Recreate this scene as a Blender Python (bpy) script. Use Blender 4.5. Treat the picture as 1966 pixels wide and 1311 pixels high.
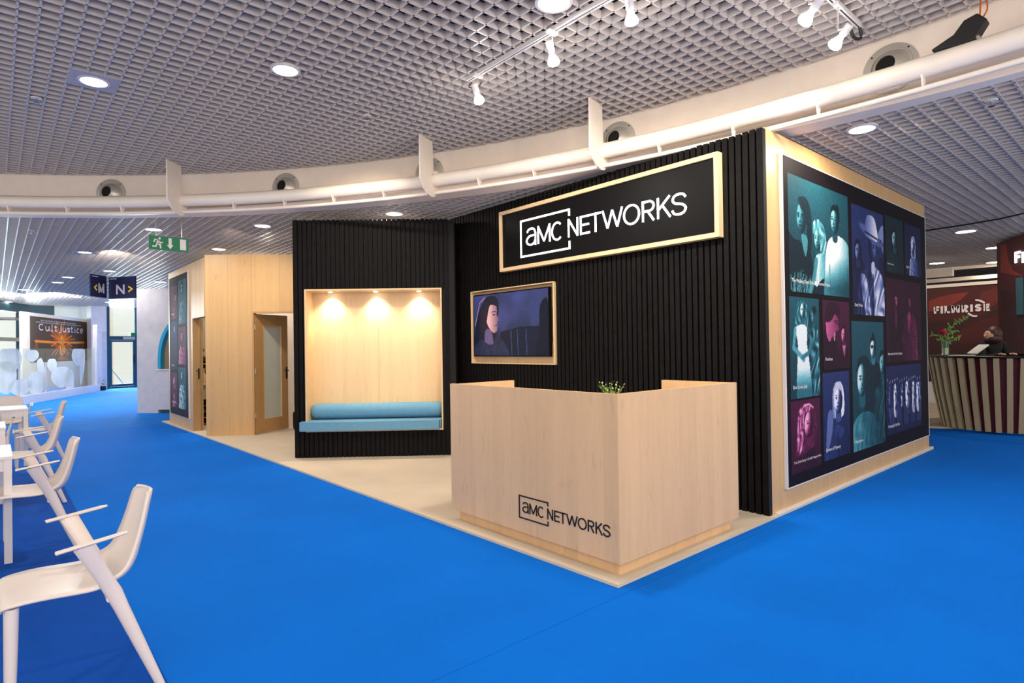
import bpy, math, random
import numpy as np
from mathutils import Vector, Matrix
random.seed(7); rng = np.random.default_rng(3)
sc = bpy.context.scene
for o in list(bpy.data.objects): bpy.data.objects.remove(o)

# ------------------------------------------------------------------ camera, world, exposure
YAW, PITCH, ROLL, FPX, CH = math.radians(41.181), math.radians(.4852), math.radians(-.8565), 1136.73, 1.45
_f = Vector((math.sin(YAW), math.cos(YAW), 0)); _r = Vector((math.cos(YAW), -math.sin(YAW), 0)); _u = Vector((0, 0, 1))
FW = math.cos(PITCH)*_f + math.sin(PITCH)*_u; U2 = math.cos(PITCH)*_u - math.sin(PITCH)*_f
RT = math.cos(ROLL)*_r + math.sin(ROLL)*U2; UP = math.cos(ROLL)*U2 - math.sin(ROLL)*_r
cam = bpy.data.cameras.new('camera'); camo = bpy.data.objects.new('camera', cam); sc.collection.objects.link(camo)
cam.sensor_width = 36; cam.sensor_fit = 'HORIZONTAL'; cam.lens = 36*FPX/1966; cam.clip_start = .05; cam.clip_end = 300
camo.matrix_world = Matrix.Translation((0, 0, CH)) @ Matrix((RT, UP, -FW)).transposed().to_4x4()
sc.camera = camo
world = bpy.data.worlds.new('world'); sc.world = world; world.use_nodes = True
wb = world.node_tree.nodes['Background']; wb.inputs[0].default_value = (1, .945, .875, 1); wb.inputs[1].default_value = 1.1
sc.view_settings.view_transform = 'Standard'; sc.view_settings.look = 'None'
sc.view_settings.exposure = 0.05; sc.view_settings.gamma = 1; sc.view_settings.use_curve_mapping = False

def light(name, kind, loc, energy, color, size=.2, spot=None, target=None, blend=.5, sizey=None):
    l = bpy.data.lights.new(name, kind); l.energy = energy; l.color = color
    if kind == 'AREA':
        l.shape = 'DISK'; l.size = size
        if sizey: l.shape = 'RECTANGLE'; l.size_y = sizey
    elif kind == 'SPOT': l.spot_size = math.radians(spot); l.spot_blend = blend; l.shadow_soft_size = size
    else: l.shadow_soft_size = size
    o = bpy.data.objects.new(name, l); sc.collection.objects.link(o); o.location = loc
    if target is not None:
        o.rotation_euler = (Vector(target)-Vector(loc)).to_track_quat('-Z', 'Y').to_euler()
    return o
WARM = (1, .84, .68); NEUT = (1, .95, .9)
# fills added behind the camera for unseen hall lamps; daylight from the glazed end
light('hall_fill', 'AREA', (1.2, -1.2, 3.7), 60, NEUT, 3.0, target=(1.2, 0.2, 0))
light('hall_fill', 'AREA', (-.6, -1.4, 2.0), 115, (1, .90, .80), 2.6, target=(2.6, 8, 3.5))  # added fill, aimed up to brighten the ring beam and counter front
light('hall_fill', 'AREA', (4.6, -1.5, 2.6), 30, (1, .90, .80), 2.0, target=(5.0, 3, 3.6))  # added fill, aimed up at the ring beam near the booth corner
light('hall_fill', 'AREA', (7.5, -1.5, 3.2), 70, NEUT, 3.0, target=(7.5, 0, 0))
light('window_daylight', 'AREA', (-.2, 33.5, 2.6), 2600, (.86, .93, 1), 7, sizey=3.4, target=(2.0, 18, 0.2))
light('door_daylight', 'AREA', (4.9, 32.2, 3.6), 2800, (.86, .93, 1), 2.4, sizey=2.0, target=(2.4, 22, 0))

# ------------------------------------------------------------------ pixel helpers used only to derive plan positions from the photograph
C0 = Vector((0, 0, CH))
def ray(x, y): return FW + RT*((x-983)/FPX) - UP*((y-655.5)/FPX)
def onz(x, y, z=0.0):
    d = ray(x, y); return C0 + d*((z-CH)/d.z)
def online(x, y, a, b):
    d = ray(x, y); t = Vector((b[0]-a[0], b[1]-a[1])); n = Vector((-t.y, t.x, 0))
    return C0 + d*((Vector((a[0], a[1], 0))-Vector((0, 0, 0))).dot(n)/d.dot(n))

# ------------------------------------------------------------------ materials
def lin(c):
    return tuple((v/255/12.92 if v/255 <= .04045 else ((v/255+.055)/1.055)**2.4) for v in c)
MATS = {}
def mat(name, rgb, rough=.5, metal=0, spec=.5, emit=0, ecol=None, var=.06, vscale=6, bump=0, bscale=60, alpha=None, trans=0, ior=1.45):
    m = bpy.data.materials.new(name); m.use_nodes = True; nt = m.node_tree; b = nt.nodes['Principled BSDF']
    c = lin(rgb)
    b.inputs['Roughness'].default_value = rough; b.inputs['Metallic'].default_value = metal
    b.inputs['Specular IOR Level'].default_value = spec; b.inputs['IOR'].default_value = ior
    b.inputs['Transmission Weight'].default_value = trans
    tc = nt.nodes.new('ShaderNodeTexCoord')
    n = nt.nodes.new('ShaderNodeTexNoise'); n.inputs['Scale'].default_value = vscale; n.inputs['Detail'].default_value = 5
    nt.links.new(tc.outputs['Object'], n.inputs['Vector'])
    r = nt.nodes.new('ShaderNodeValToRGB'); nt.links.new(n.outputs['Fac'], r.inputs['Fac'])
    r.color_ramp.elements[0].position = .3; r.color_ramp.elements[1].position = .7
    r.color_ramp.elements[0].color = (*[v*(1-var) for v in c], 1); r.color_ramp.elements[1].color = (*[min(1, v*(1+var)) for v in c], 1)
    nt.links.new(r.outputs['Color'], b.inputs['Base Color'])
    if emit:
        b.inputs['Emission Color'].default_value = (*(lin(ecol) if ecol else c), 1); b.inputs['Emission Strength'].default_value = emit
    if bump:
        n2 = nt.nodes.new('ShaderNodeTexNoise'); n2.inputs['Scale'].default_value = bscale; n2.inputs['Detail'].default_value = 3
        nt.links.new(tc.outputs['Object'], n2.inputs['Vector'])
        bp = nt.nodes.new('ShaderNodeBump'); bp.inputs['Strength'].default_value = bump; bp.inputs['Distance'].default_value = .01
        nt.links.new(n2.outputs['Fac'], bp.inputs['Height']); nt.links.new(bp.outputs['Normal'], b.inputs['Normal'])
    if alpha is not None: b.inputs['Alpha'].default_value = alpha
    MATS[name] = m; return m
def mathn(nt, op, a, b=None):
    n = nt.nodes.new('ShaderNodeMath'); n.operation = op
    for i, v in enumerate((a, b)):
        if v is None: continue
        if isinstance(v, (int, float)): n.inputs[i].default_value = v
        else: nt.links.new(v, n.inputs[i])
    return n.outputs[0]
def wood(name, base, rough=.42, board=.11, amp=.10):
    m = bpy.data.materials.new(name); m.use_nodes = True; nt = m.node_tree; b = nt.nodes['Principled BSDF']
    b.inputs['Roughness'].default_value = rough
    g = nt.nodes.new('ShaderNodeNewGeometry'); sp = nt.nodes.new('ShaderNodeSeparateXYZ'); nt.links.new(g.outputs['Position'], sp.inputs[0])
    s = mathn(nt, 'SUBTRACT', sp.outputs[0], sp.outputs[1])
    # staves: a random tone for each vertical strip, offset in height
    k = mathn(nt, 'FLOOR', mathn(nt, 'DIVIDE', s, board))
    wn = nt.nodes.new('ShaderNodeTexWhiteNoise'); wn.noise_dimensions = '1D'; nt.links.new(k, wn.inputs['W'])
    cz = nt.nodes.new('ShaderNodeCombineXYZ'); nt.links.new(mathn(nt, 'MULTIPLY', s, 14.0), cz.inputs[0]); nt.links.new(mathn(nt, 'MULTIPLY', k, 3.7), cz.inputs[1]); nt.links.new(mathn(nt, 'MULTIPLY', sp.outputs[2], 1.3), cz.inputs[2])
    n1 = nt.nodes.new('ShaderNodeTexNoise'); n1.inputs['Scale'].default_value = 1.0; n1.inputs['Detail'].default_value = 6; n1.inputs['Roughness'].default_value = .62
    nt.links.new(cz.outputs[0], n1.inputs['Vector'])
    cz2 = nt.nodes.new('ShaderNodeCombineXYZ'); nt.links.new(mathn(nt, 'MULTIPLY', s, 160.0), cz2.inputs[0]); nt.links.new(mathn(nt, 'MULTIPLY', sp.outputs[2], 9.0), cz2.inputs[2])
    n2 = nt.nodes.new('ShaderNodeTexNoise'); n2.inputs['Detail'].default_value = 2; n2.inputs['Scale'].default_value = 1
    nt.links.new(cz2.outputs[0], n2.inputs['Vector'])
    # small darker flecks of the maple figure
    vz = nt.nodes.new('ShaderNodeCombineXYZ'); nt.links.new(mathn(nt, 'MULTIPLY', s, 16.0), vz.inputs[0]); nt.links.new(mathn(nt, 'MULTIPLY', sp.outputs[2], 5.0), vz.inputs[2])
    n3 = nt.nodes.new('ShaderNodeTexNoise'); n3.inputs['Scale'].default_value = 1.0; n3.inputs['Detail'].default_value = 4
    nt.links.new(vz.outputs[0], n3.inputs['Vector'])
    fleck = mathn(nt, 'MULTIPLY', mathn(nt, 'MAXIMUM', mathn(nt, 'SUBTRACT', n3.outputs['Fac'], .60), 0.0), -1.0)
    t = mathn(nt, 'ADD', mathn(nt, 'MULTIPLY', mathn(nt, 'SUBTRACT', wn.outputs['Value'], .5), amp*.9), mathn(nt, 'MULTIPLY', mathn(nt, 'SUBTRACT', n1.outputs['Fac'], .5), amp*2.6))
    t = mathn(nt, 'ADD', t, mathn(nt, 'MULTIPLY', mathn(nt, 'SUBTRACT', n2.outputs['Fac'], .5), amp*1.3))
    t = mathn(nt, 'ADD', mathn(nt, 'ADD', t, fleck), 1.0)
    mx = nt.nodes.new('ShaderNodeVectorMath'); mx.operation = 'SCALE'; mx.inputs[0].default_value = lin(base); nt.links.new(t, mx.inputs['Scale'])
    nt.links.new(mx.outputs[0], b.inputs['Base Color'])
    MATS[name] = m; return m
def vcol_mat(name, rough=.45, emit=0):
    m = bpy.data.materials.new(name); m.use_nodes = True; nt = m.node_tree; b = nt.nodes['Principled BSDF']
    a = nt.nodes.new('ShaderNodeVertexColor'); a.layer_name = 'print'
    nt.links.new(a.outputs['Color'], b.inputs['Base Color']); b.inputs['Roughness'].default_value = rough
    b.inputs['Specular IOR Level'].default_value = .15
    if emit: nt.links.new(a.outputs['Color'], b.inputs['Emission Color']); b.inputs['Emission Strength'].default_value = emit; b.inputs['Roughness'].default_value = .25
    MATS[name] = m; return m

WOOD = wood('maple', (206, 166, 112)); WOODL = wood('maple_light', (224, 192, 146), amp=.07); WOODP = wood('pale_maple', (218, 178, 132))
WOODD = wood('door_maple', (190, 148, 94))
BLACKW = mat('black_stain', (14, 12, 11), .65, spec=.16, var=.35, vscale=14, bump=.25, bscale=90)
BLACKB = mat('black_board', (10, 9, 9), .8)
CARPET = mat('blue_carpet', (1, 112, 222), .95, spec=.1, var=.05, vscale=1.3, bump=.6, bscale=420)
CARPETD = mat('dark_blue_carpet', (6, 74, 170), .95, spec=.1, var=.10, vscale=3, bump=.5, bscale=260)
CARPETF = mat('far_blue_carpet', (20, 118, 212), .95, spec=.1, var=.10, vscale=3, bump=.5, bscale=260)
BEIGE = mat('beige_flooring', (206, 190, 168), .8, var=.05, vscale=2, bump=.15, bscale=200)
LOUV = mat('louvre_paint', (206, 196, 190), .3, spec=.6, var=.03)
PLEN = mat('plenum_dark', (34, 31, 32), .95)
CREAM = mat('cream_paint', (246, 230, 214), .5, var=.03)
PIPE = mat('gloss_cream_paint', (242, 230, 214), .32, var=.03)
STEEL = mat('brushed_steel', (206, 200, 190), .35, metal=.45)
DARKHOLE = mat('dark_duct', (16, 13, 12), .8)
WHITE = mat('white_plastic', (222, 209, 201), .42, var=.02)
WHITEM = mat('white_metal', (222, 216, 214), .35, var=.02)
LAMP = mat('lamp_glow', (255, 248, 236), emit=14, ecol=(255, 246, 232)); BULB = mat('bulb_glow', (255, 250, 240), emit=30, ecol=(255, 248, 238))
LAMPG = mat('lamp_plate', (176, 172, 184), .5)
SIGNB = mat('gloss_black_panel', (10, 9, 10), .35, spec=.15, var=.05)
NEON = mat('letter_glow', (255, 255, 255), emit=3.2, ecol=(236, 240, 255)); INK = mat('matt_black', (22, 20, 22), .5)
TEAL = mat('blue_fabric', (102, 150, 178), .85, spec=.2, var=.05, vscale=20, bump=.2, bscale=300)

def thin_glass(name, tint, gloss):
    m = bpy.data.materials.new(name); m.use_nodes = True; nt = m.node_tree; nt.nodes.remove(nt.nodes['Principled BSDF'])
    t = nt.nodes.new('ShaderNodeBsdfTransparent'); t.inputs[0].default_value = (*tint, 1); g = nt.nodes.new('ShaderNodeBsdfGlossy'); g.inputs['Roughness'].default_value = .03
    x = nt.nodes.new('ShaderNodeMixShader'); x.inputs[0].default_value = gloss
    nt.links.new(t.outputs[0], x.inputs[1]); nt.links.new(g.outputs[0], x.inputs[2]); nt.links.new(x.outputs[0], nt.nodes['Material Output'].inputs['Surface']); return m
GLASS = thin_glass('clear_glass', (.90, .95, .94), .07)
FROST = mat('frosted_glass', (196, 200, 186), .45, var=.03, spec=.6)
DECAL = mat('frosted_decal', (240, 240, 230), .7, alpha=.6, var=.1, vscale=3)
CHROME = mat('chrome', (190, 188, 186), .2, metal=1)
RUBBER = mat('black_plastic', (30, 29, 28), .5); GREEN = mat('exit_green', (12, 116, 72), .5, emit=.12); WGLYPH = mat('white_print', (236, 226, 226), .6)
NAVY = mat('navy_sign', (22, 26, 66), .5); YELL = mat('yellow_print', (226, 200, 40), .6); SIGNG = mat('silver_print', (190, 186, 200), .5)
BWHITE = mat('booth_white', (206, 202, 206), .6); CYAN = mat('cyan_trim', (20, 160, 200), .5)
TEALF = mat('dark_teal_metal', (38, 72, 84), .45); OUTW = mat('pale_outside_wall', (214, 220, 218), .8, var=.08, vscale=1)
PICT = vcol_mat('printed_picture', .6); SCREEN = vcol_mat('screen_picture', emit=.75)
POSTK = mat('poster_black', (18, 14, 18), .6, spec=.12)
MAROON = mat('maroon_wall', (74, 26, 22), .6, var=.1, vscale=1.2); SLATW = wood('grey_oak', (170, 150, 112)); CURT = mat('crimson_backing', (86, 10, 30), .6)
LEAF = mat('leaf_green', (96, 134, 62), .6, var=.35, vscale=40); LEAFV = mat('variegated_leaf', (190, 200, 130), .6, var=.25, vscale=60); REDF = mat('red_petals', (186, 20, 60), .6, var=.2, vscale=40)
SKIN = mat('skin', (196, 148, 124), .6); HAIR = mat('brown_hair', (58, 36, 26), .5, var=.3, vscale=60); CLOTHB = mat('black_cloth', (14, 13, 15), .85)
PAPER = mat('paper', (220, 216, 210), .7); ORANGE = mat('orange_cable', (216, 96, 30), .5)
GREYW = mat('grey_room_wall', (176, 176, 160), .7); MAGC = mat('duct_grey', (120, 116, 108), .6)

# ------------------------------------------------------------------ geometry collector
def link(o): sc.collection.objects.link(o)
def base_of(o):
    v = Vector((0, 0, 0))
    while o is not None: v += o.location; o = o.parent
    return v
def tag(o, label=None, cat=None, group=None, kind=None):
    if label: o['label'] = label
    if cat: o['category'] = cat
    if group: o['group'] = group
    if kind: o['kind'] = kind
    return o
def empty(name, loc, rz=0):
    o = bpy.data.objects.new(name, None); o.empty_display_size = .1; link(o); o.location = loc; o.rotation_euler = (0, 0, rz); return o
def thing(name, label, cat, loc, rz=0, group=None): return tag(empty(name, loc, rz), label, cat, group)
class MB:
    def __init__(s): s.v = []; s.f = []; s.m = []
    def add(s, vs, fs, mi=0):
        k = len(s.v); s.v += [tuple(p) for p in vs]; s.f += [tuple(i+k for i in f) for f in fs]; s.m += [mi]*len(fs); return s
    def box(s, x0, x1, y0, y1, z0, z1, mi=0):
        x0, x1 = sorted((x0, x1)); y0, y1 = sorted((y0, y1)); z0, z1 = sorted((z0, z1))
        return s.add([(x0,y0,z0),(x1,y0,z0),(x1,y1,z0),(x0,y1,z0),(x0,y0,z1),(x1,y0,z1),(x1,y1,z1),(x0,y1,z1)],
              [(0,3,2,1),(4,5,6,7),(0,1,5,4),(1,2,6,5),(2,3,7,6),(3,0,4,7)], mi)
    def prism(s, pts, z0, z1, mi=0):       # plan polygon, counter-clockwise
        n = len(pts); a = sum(pts[i][0]*pts[(i+1)%n][1]-pts[(i+1)%n][0]*pts[i][1] for i in range(n))
        if a < 0: pts = pts[::-1]
        return s.add([(p[0],p[1],z0) for p in pts]+[(p[0],p[1],z1) for p in pts],
              [tuple(range(n))[::-1], tuple(range(n, 2*n))]+[(i,(i+1)%n,(i+1)%n+n,i+n) for i in range(n)], mi)
    def slab(s, O, U, V, N, poly, d, mi=0, d0=0):   # polygon in the (U,V) plane from O extruded along N from d0 to d
        n = len(poly); a = sum(poly[i][0]*poly[(i+1)%n][1]-poly[(i+1)%n][0]*poly[i][1] for i in range(n))
        if (a < 0) != (U.cross(V).dot(N) < 0): poly = poly[::-1]
        lo = [O+U*p[0]+V*p[1]+N*d0 for p in poly]; hi = [p+N*(d-d0) for p in lo]
        return s.add(lo+hi, [tuple(range(n))[::-1], tuple(range(n, 2*n))]+[(i,(i+1)%n,(i+1)%n+n,i+n) for i in range(n)], mi)
    def lbox(s, O, U, V, N, u0, u1, v0, v1, d0, d1, mi=0): return s.slab(O, U, V, N, [(u0,v0),(u1,v0),(u1,v1),(u0,v1)], d1, mi, d0)
    def tube(s, pts, r, seg=10, mi=0, cap=True, flat=None):
        pts = [Vector(p) for p in pts]; n = len(pts); rs = r if isinstance(r, (list, tuple)) else [r]*n; rings = []
        for i, p in enumerate(pts):
            t = (pts[min(i+1, n-1)]-pts[max(i-1, 0)]).normalized()
            a = Vector((0,0,1)).cross(t)
            if a.length < .05: a = Vector((1,0,0)).cross(t)
            a.normalize(); b = t.cross(a)
            rings.append([p+a*math.cos(q)*rs[i]*(flat[0] if flat else 1)+b*math.sin(q)*rs[i]*(flat[1] if flat else 1) for q in [2*math.pi*j/seg for j in range(seg)]])
        vs = [v for R in rings for v in R]
        fs = [(i*seg+j, i*seg+(j+1)%seg, (i+1)*seg+(j+1)%seg, (i+1)*seg+j) for i in range(n-1) for j in range(seg)]
        if cap: fs += [tuple(range(seg))[::-1], tuple(range((n-1)*seg, n*seg))]
        return s.add(vs, fs, mi)
    def lathe(s, O, A, prof, seg=20, mi=0):        # prof = [(radius, distance along A)]
        O = Vector(O); A = Vector(A).normalized(); a = A.orthogonal().normalized(); b = A.cross(a)
        vs = []; fs = []
        for r, h in prof:
            vs += [O+A*h+a*math.cos(q)*r+b*math.sin(q)*r for q in [2*math.pi*j/seg for j in range(seg)]]
        n = len(prof)
        fs = [(i*seg+j, i*seg+(j+1)%seg, (i+1)*seg+(j+1)%seg, (i+1)*seg+j) for i in range(n-1) for j in range(seg)]
        fs += [tuple(range(seg))[::-1], tuple(range((n-1)*seg, n*seg))]
        return s.add(vs, fs, mi)
    def strip(s, pts, O, U, V, N, w, d, mi=0, d0=0):  # ribbon along a polyline in the (U,V) plane
        P = [Vector((p[0], p[1])) for p in pts]; n = len(P); L = []; R = []
        for i in range(n):
            a = (P[i]-P[i-1]).normalized() if i else (P[1]-P[0]).normalized(); b = (P[i+1]-P[i]).normalized() if i < n-1 else a
            t = (a+b)
            t = a if t.length < 1e-3 else t.normalized()
            nn = Vector((-t.y, t.x)); k = min(1.6, 1/max(.3, nn.dot(Vector((-a.y, a.x)))))
            L.append(P[i]+nn*w/2*k); R.append(P[i]-nn*w/2*k)
        for i in range(n-1): s.slab(O, U, V, N, [tuple(R[i]), tuple(R[i+1]), tuple(L[i+1]), tuple(L[i])], d, mi, d0)
        return s
    def build(s, name, mats, parent=None, local=False, smooth=False, bevel=0, sub=0, solid=0):
        me = bpy.data.meshes.new(name); vs = s.v
        if parent is None:
            A = np.array(vs); loc = Vector(((A[:,0].min()+A[:,0].max())/2, (A[:,1].min()+A[:,1].max())/2, A[:,2].min()))
            off = loc
        else: loc = Vector((0,0,0)); off = Vector((0,0,0)) if local else base_of(parent)
        me.from_pydata([(v[0]-off[0], v[1]-off[1], v[2]-off[2]) for v in vs], [], s.f)
        for m in (mats if isinstance(mats, list) else [mats]): me.materials.append(m)
        if any(s.m): me.polygons.foreach_set('material_index', s.m)
        if smooth:
            me.shade_smooth()
            if smooth != 'all':
                try: me.set_sharp_from_angle(angle=math.radians(40))
                except Exception: pass
        me.update()
        o = bpy.data.objects.new(name, me); link(o); o.location = loc
        if parent is not None: o.parent = parent
        if solid: md = o.modifiers.new('s', 'SOLIDIFY'); md.thickness = solid; md.offset = 0
        if bevel: md = o.modifiers.new('b', 'BEVEL'); md.width = bevel; md.segments = 2; md.limit_method = 'ANGLE'
        if sub: md = o.modifiers.new('u', 'SUBSURF'); md.levels = sub; md.render_levels = sub
        return o
def struct(o): o['kind'] = 'structure'; return o
def copy_tree(o, parent=None):
    c = o.copy(); link(c); c.parent = parent
    for ch in list(o.children): copy_tree(ch, c)
    return c
def V3(*a): return Vector(a)
def cr(pts, k=6, closed=False):            # Catmull-Rom smoothing of a 2D or 3D polyline
    P = [np.array(p, float) for p in pts]; n = len(P); out = []
    rngi = range(n) if closed else range(n-1)
    for i in rngi:
        if closed: a, b, c, d = P[i-1], P[i], P[(i+1)%n], P[(i+2)%n]
        else: a, b, c, d = P[max(i-1,0)], P[i], P[i+1], P[min(i+2,n-1)]
        for j in range(k):
            t = j/k; out.append(.5*((2*b)+(-a+c)*t+(2*a-5*b+4*c-d)*t*t+(-a+3*b-3*c+d)*t**3))
    if not closed: out.append(P[-1])
    return [tuple(float(q) for q in p) for p in out]

# ------------------------------------------------------------------ lettering
def arc(cx, cy, rx, ry, a0, a1, n=14): return [(cx+rx*math.cos(math.radians(a0+(a1-a0)*i/n)), cy+ry*math.sin(math.radians(a0+(a1-a0)*i/n))) for i in range(n+1)]
def glyph(ch, e, v=None):   # strokes in a 1 x 1 box; e, v = half stroke across and up
    v = e if v is None else v
    G = {'N': [[(e,0),(e,1)],[(e,1-v*.5),(1-e,v*.5)],[(1-e,0),(1-e,1)]], 'M': [[(e,0),(e,1)],[(e,1-v*.5),(.5,.1)],[(.5,.1),(1-e,1-v*.5)],[(1-e,0),(1-e,1)]],
     'E': [[(e,0),(e,1)],[(e,1-v),(1,1-v)],[(e,.51),(.92,.51)],[(e,v),(1,v)]], 'F': [[(e,0),(e,1)],[(e,1-v),(1,1-v)],[(e,.5),(.9,.5)]],
     'T': [[(0,1-v),(1,1-v)],[(.5,0),(.5,1)]], 'W': [[(e,1),(.27,v)],[(.27,v),(.5,1-v)],[(.5,1-v),(.73,v)],[(.73,v),(1-e,1)]],
     'O': [arc(.5,.5,.5-e,.5-v,0,360,30)], 'C': [arc(.52,.5,.5-e,.5-v,48,312,24)], 'I': [[(.5,0),(.5,1)]], 'L': [[(e,0),(e,1)],[(e,v),(1,v)]],
     'R': [[(e,0),(e,1)],[(e,1-v),(.55,1-v)]+arc(.58,.72,.42-e,.28-v,90,-90,12)+[(e,.44+v)],[(.5,.44),(1-e,0)]],
     'K': [[(e,0),(e,1)],[(e,.40),(1-e*1.5,1)],[(.38,.60),(1-e,0)]],
     'S': [[(e+(1-2*e)*q[0], v+(1-2*v)*q[1]) for q in cr([(.97,.80),(.82,.95),(.5,1),(.17,.93),(.04,.74),(.2,.58),(.5,.52),(.82,.43),(.98,.25),(.82,.06),(.5,0),(.15,.06),(0,.24)], 4)]],
     'a': [[(e+(1-2*e)*q[0], q[1]) for q in cr([(.04,.76),(.2,.93-v*.5),(.5,1-v),(.82,.9),(1,.66),(1,.4),(1,0)], 5)], [(e+(1-2*e)*q[0], q[1]) for q in cr([(1,.56),(.6,.56),(.25,.52),(0,.36),(0,.2),(.25,v+.02),(.55,v),(.85,.14),(1,.34)], 5)]],
     'J': [cr([(.75,1),(.75,.3),(.68,.0),(.4,-.14),(.1,-.08)], 5)], 'c': [arc(.52,.36,.42,.34,50,310,14)], 'i': [[(.5,0),(.5,.68)],[(.5,.86),(.5,.97)]],
     'l': [[(.5,0),(.5,1)]], 't': [cr([(.45,.95),(.45,.25),(.6,.04),(.9,.08)], 4), [(.1,.68),(.9,.68)]], 'u': [cr([(.12,.7),(.12,.25),(.35,.03),(.7,.12),(.85,.3)], 4), [(.85,.7),(.85,0)]],
     's': [[(p[0], p[1]*.7) for p in cr([(.9,.78),(.5,.97),(.15,.78),(.5,.52),(.88,.25),(.5,.03),(.08,.2)], 4)]], 'e': [[(.08,.36),(.9,.38)]+arc(.5,.36,.42,.34,8,310,16)[1:]]}
    return G[ch]
def letter(mb, ch, O, U, V, N, x0, x1, y0, h, w, d, d0=0):
    for st in glyph(ch, w/2/(x1-x0), w/2/h):
        mb.strip([(x0+(x1-x0)*p[0], y0+h*p[1]) for p in st], O, U, V, N, w, d, 0, d0)
def text(s, size, O, U, V, N, depth, matl, parent, name='lettering', align='LEFT', width=None):
    cu = bpy.data.curves.new(name, 'FONT'); cu.body = s; cu.size = size; cu.align_x = align; cu.resolution_u = 3
    o = bpy.data.objects.new(name, cu); link(o); dg = bpy.context.evaluated_depsgraph_get()
    me = bpy.data.meshes.new_from_object(o.evaluated_get(dg)); bpy.data.objects.remove(o)
    n = len(me.vertices); co = np.zeros(n*3); me.vertices.foreach_get('co', co); co = co.reshape(-1, 3)
    if width: k = width/max(1e-6, co[:,0].max()-co[:,0].min()); co[:,0] *= k
    fs = [tuple(p.vertices) for p in me.polygons]; bpy.data.meshes.remove(me)
    flip = U.cross(V).dot(N) < 0
    mb = MB(); mb.add([O+U*c[0]+V*c[1]+N*depth for c in co], [f[::-1] for f in fs] if flip else fs)
    return mb.build(name, matl, parent)

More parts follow.
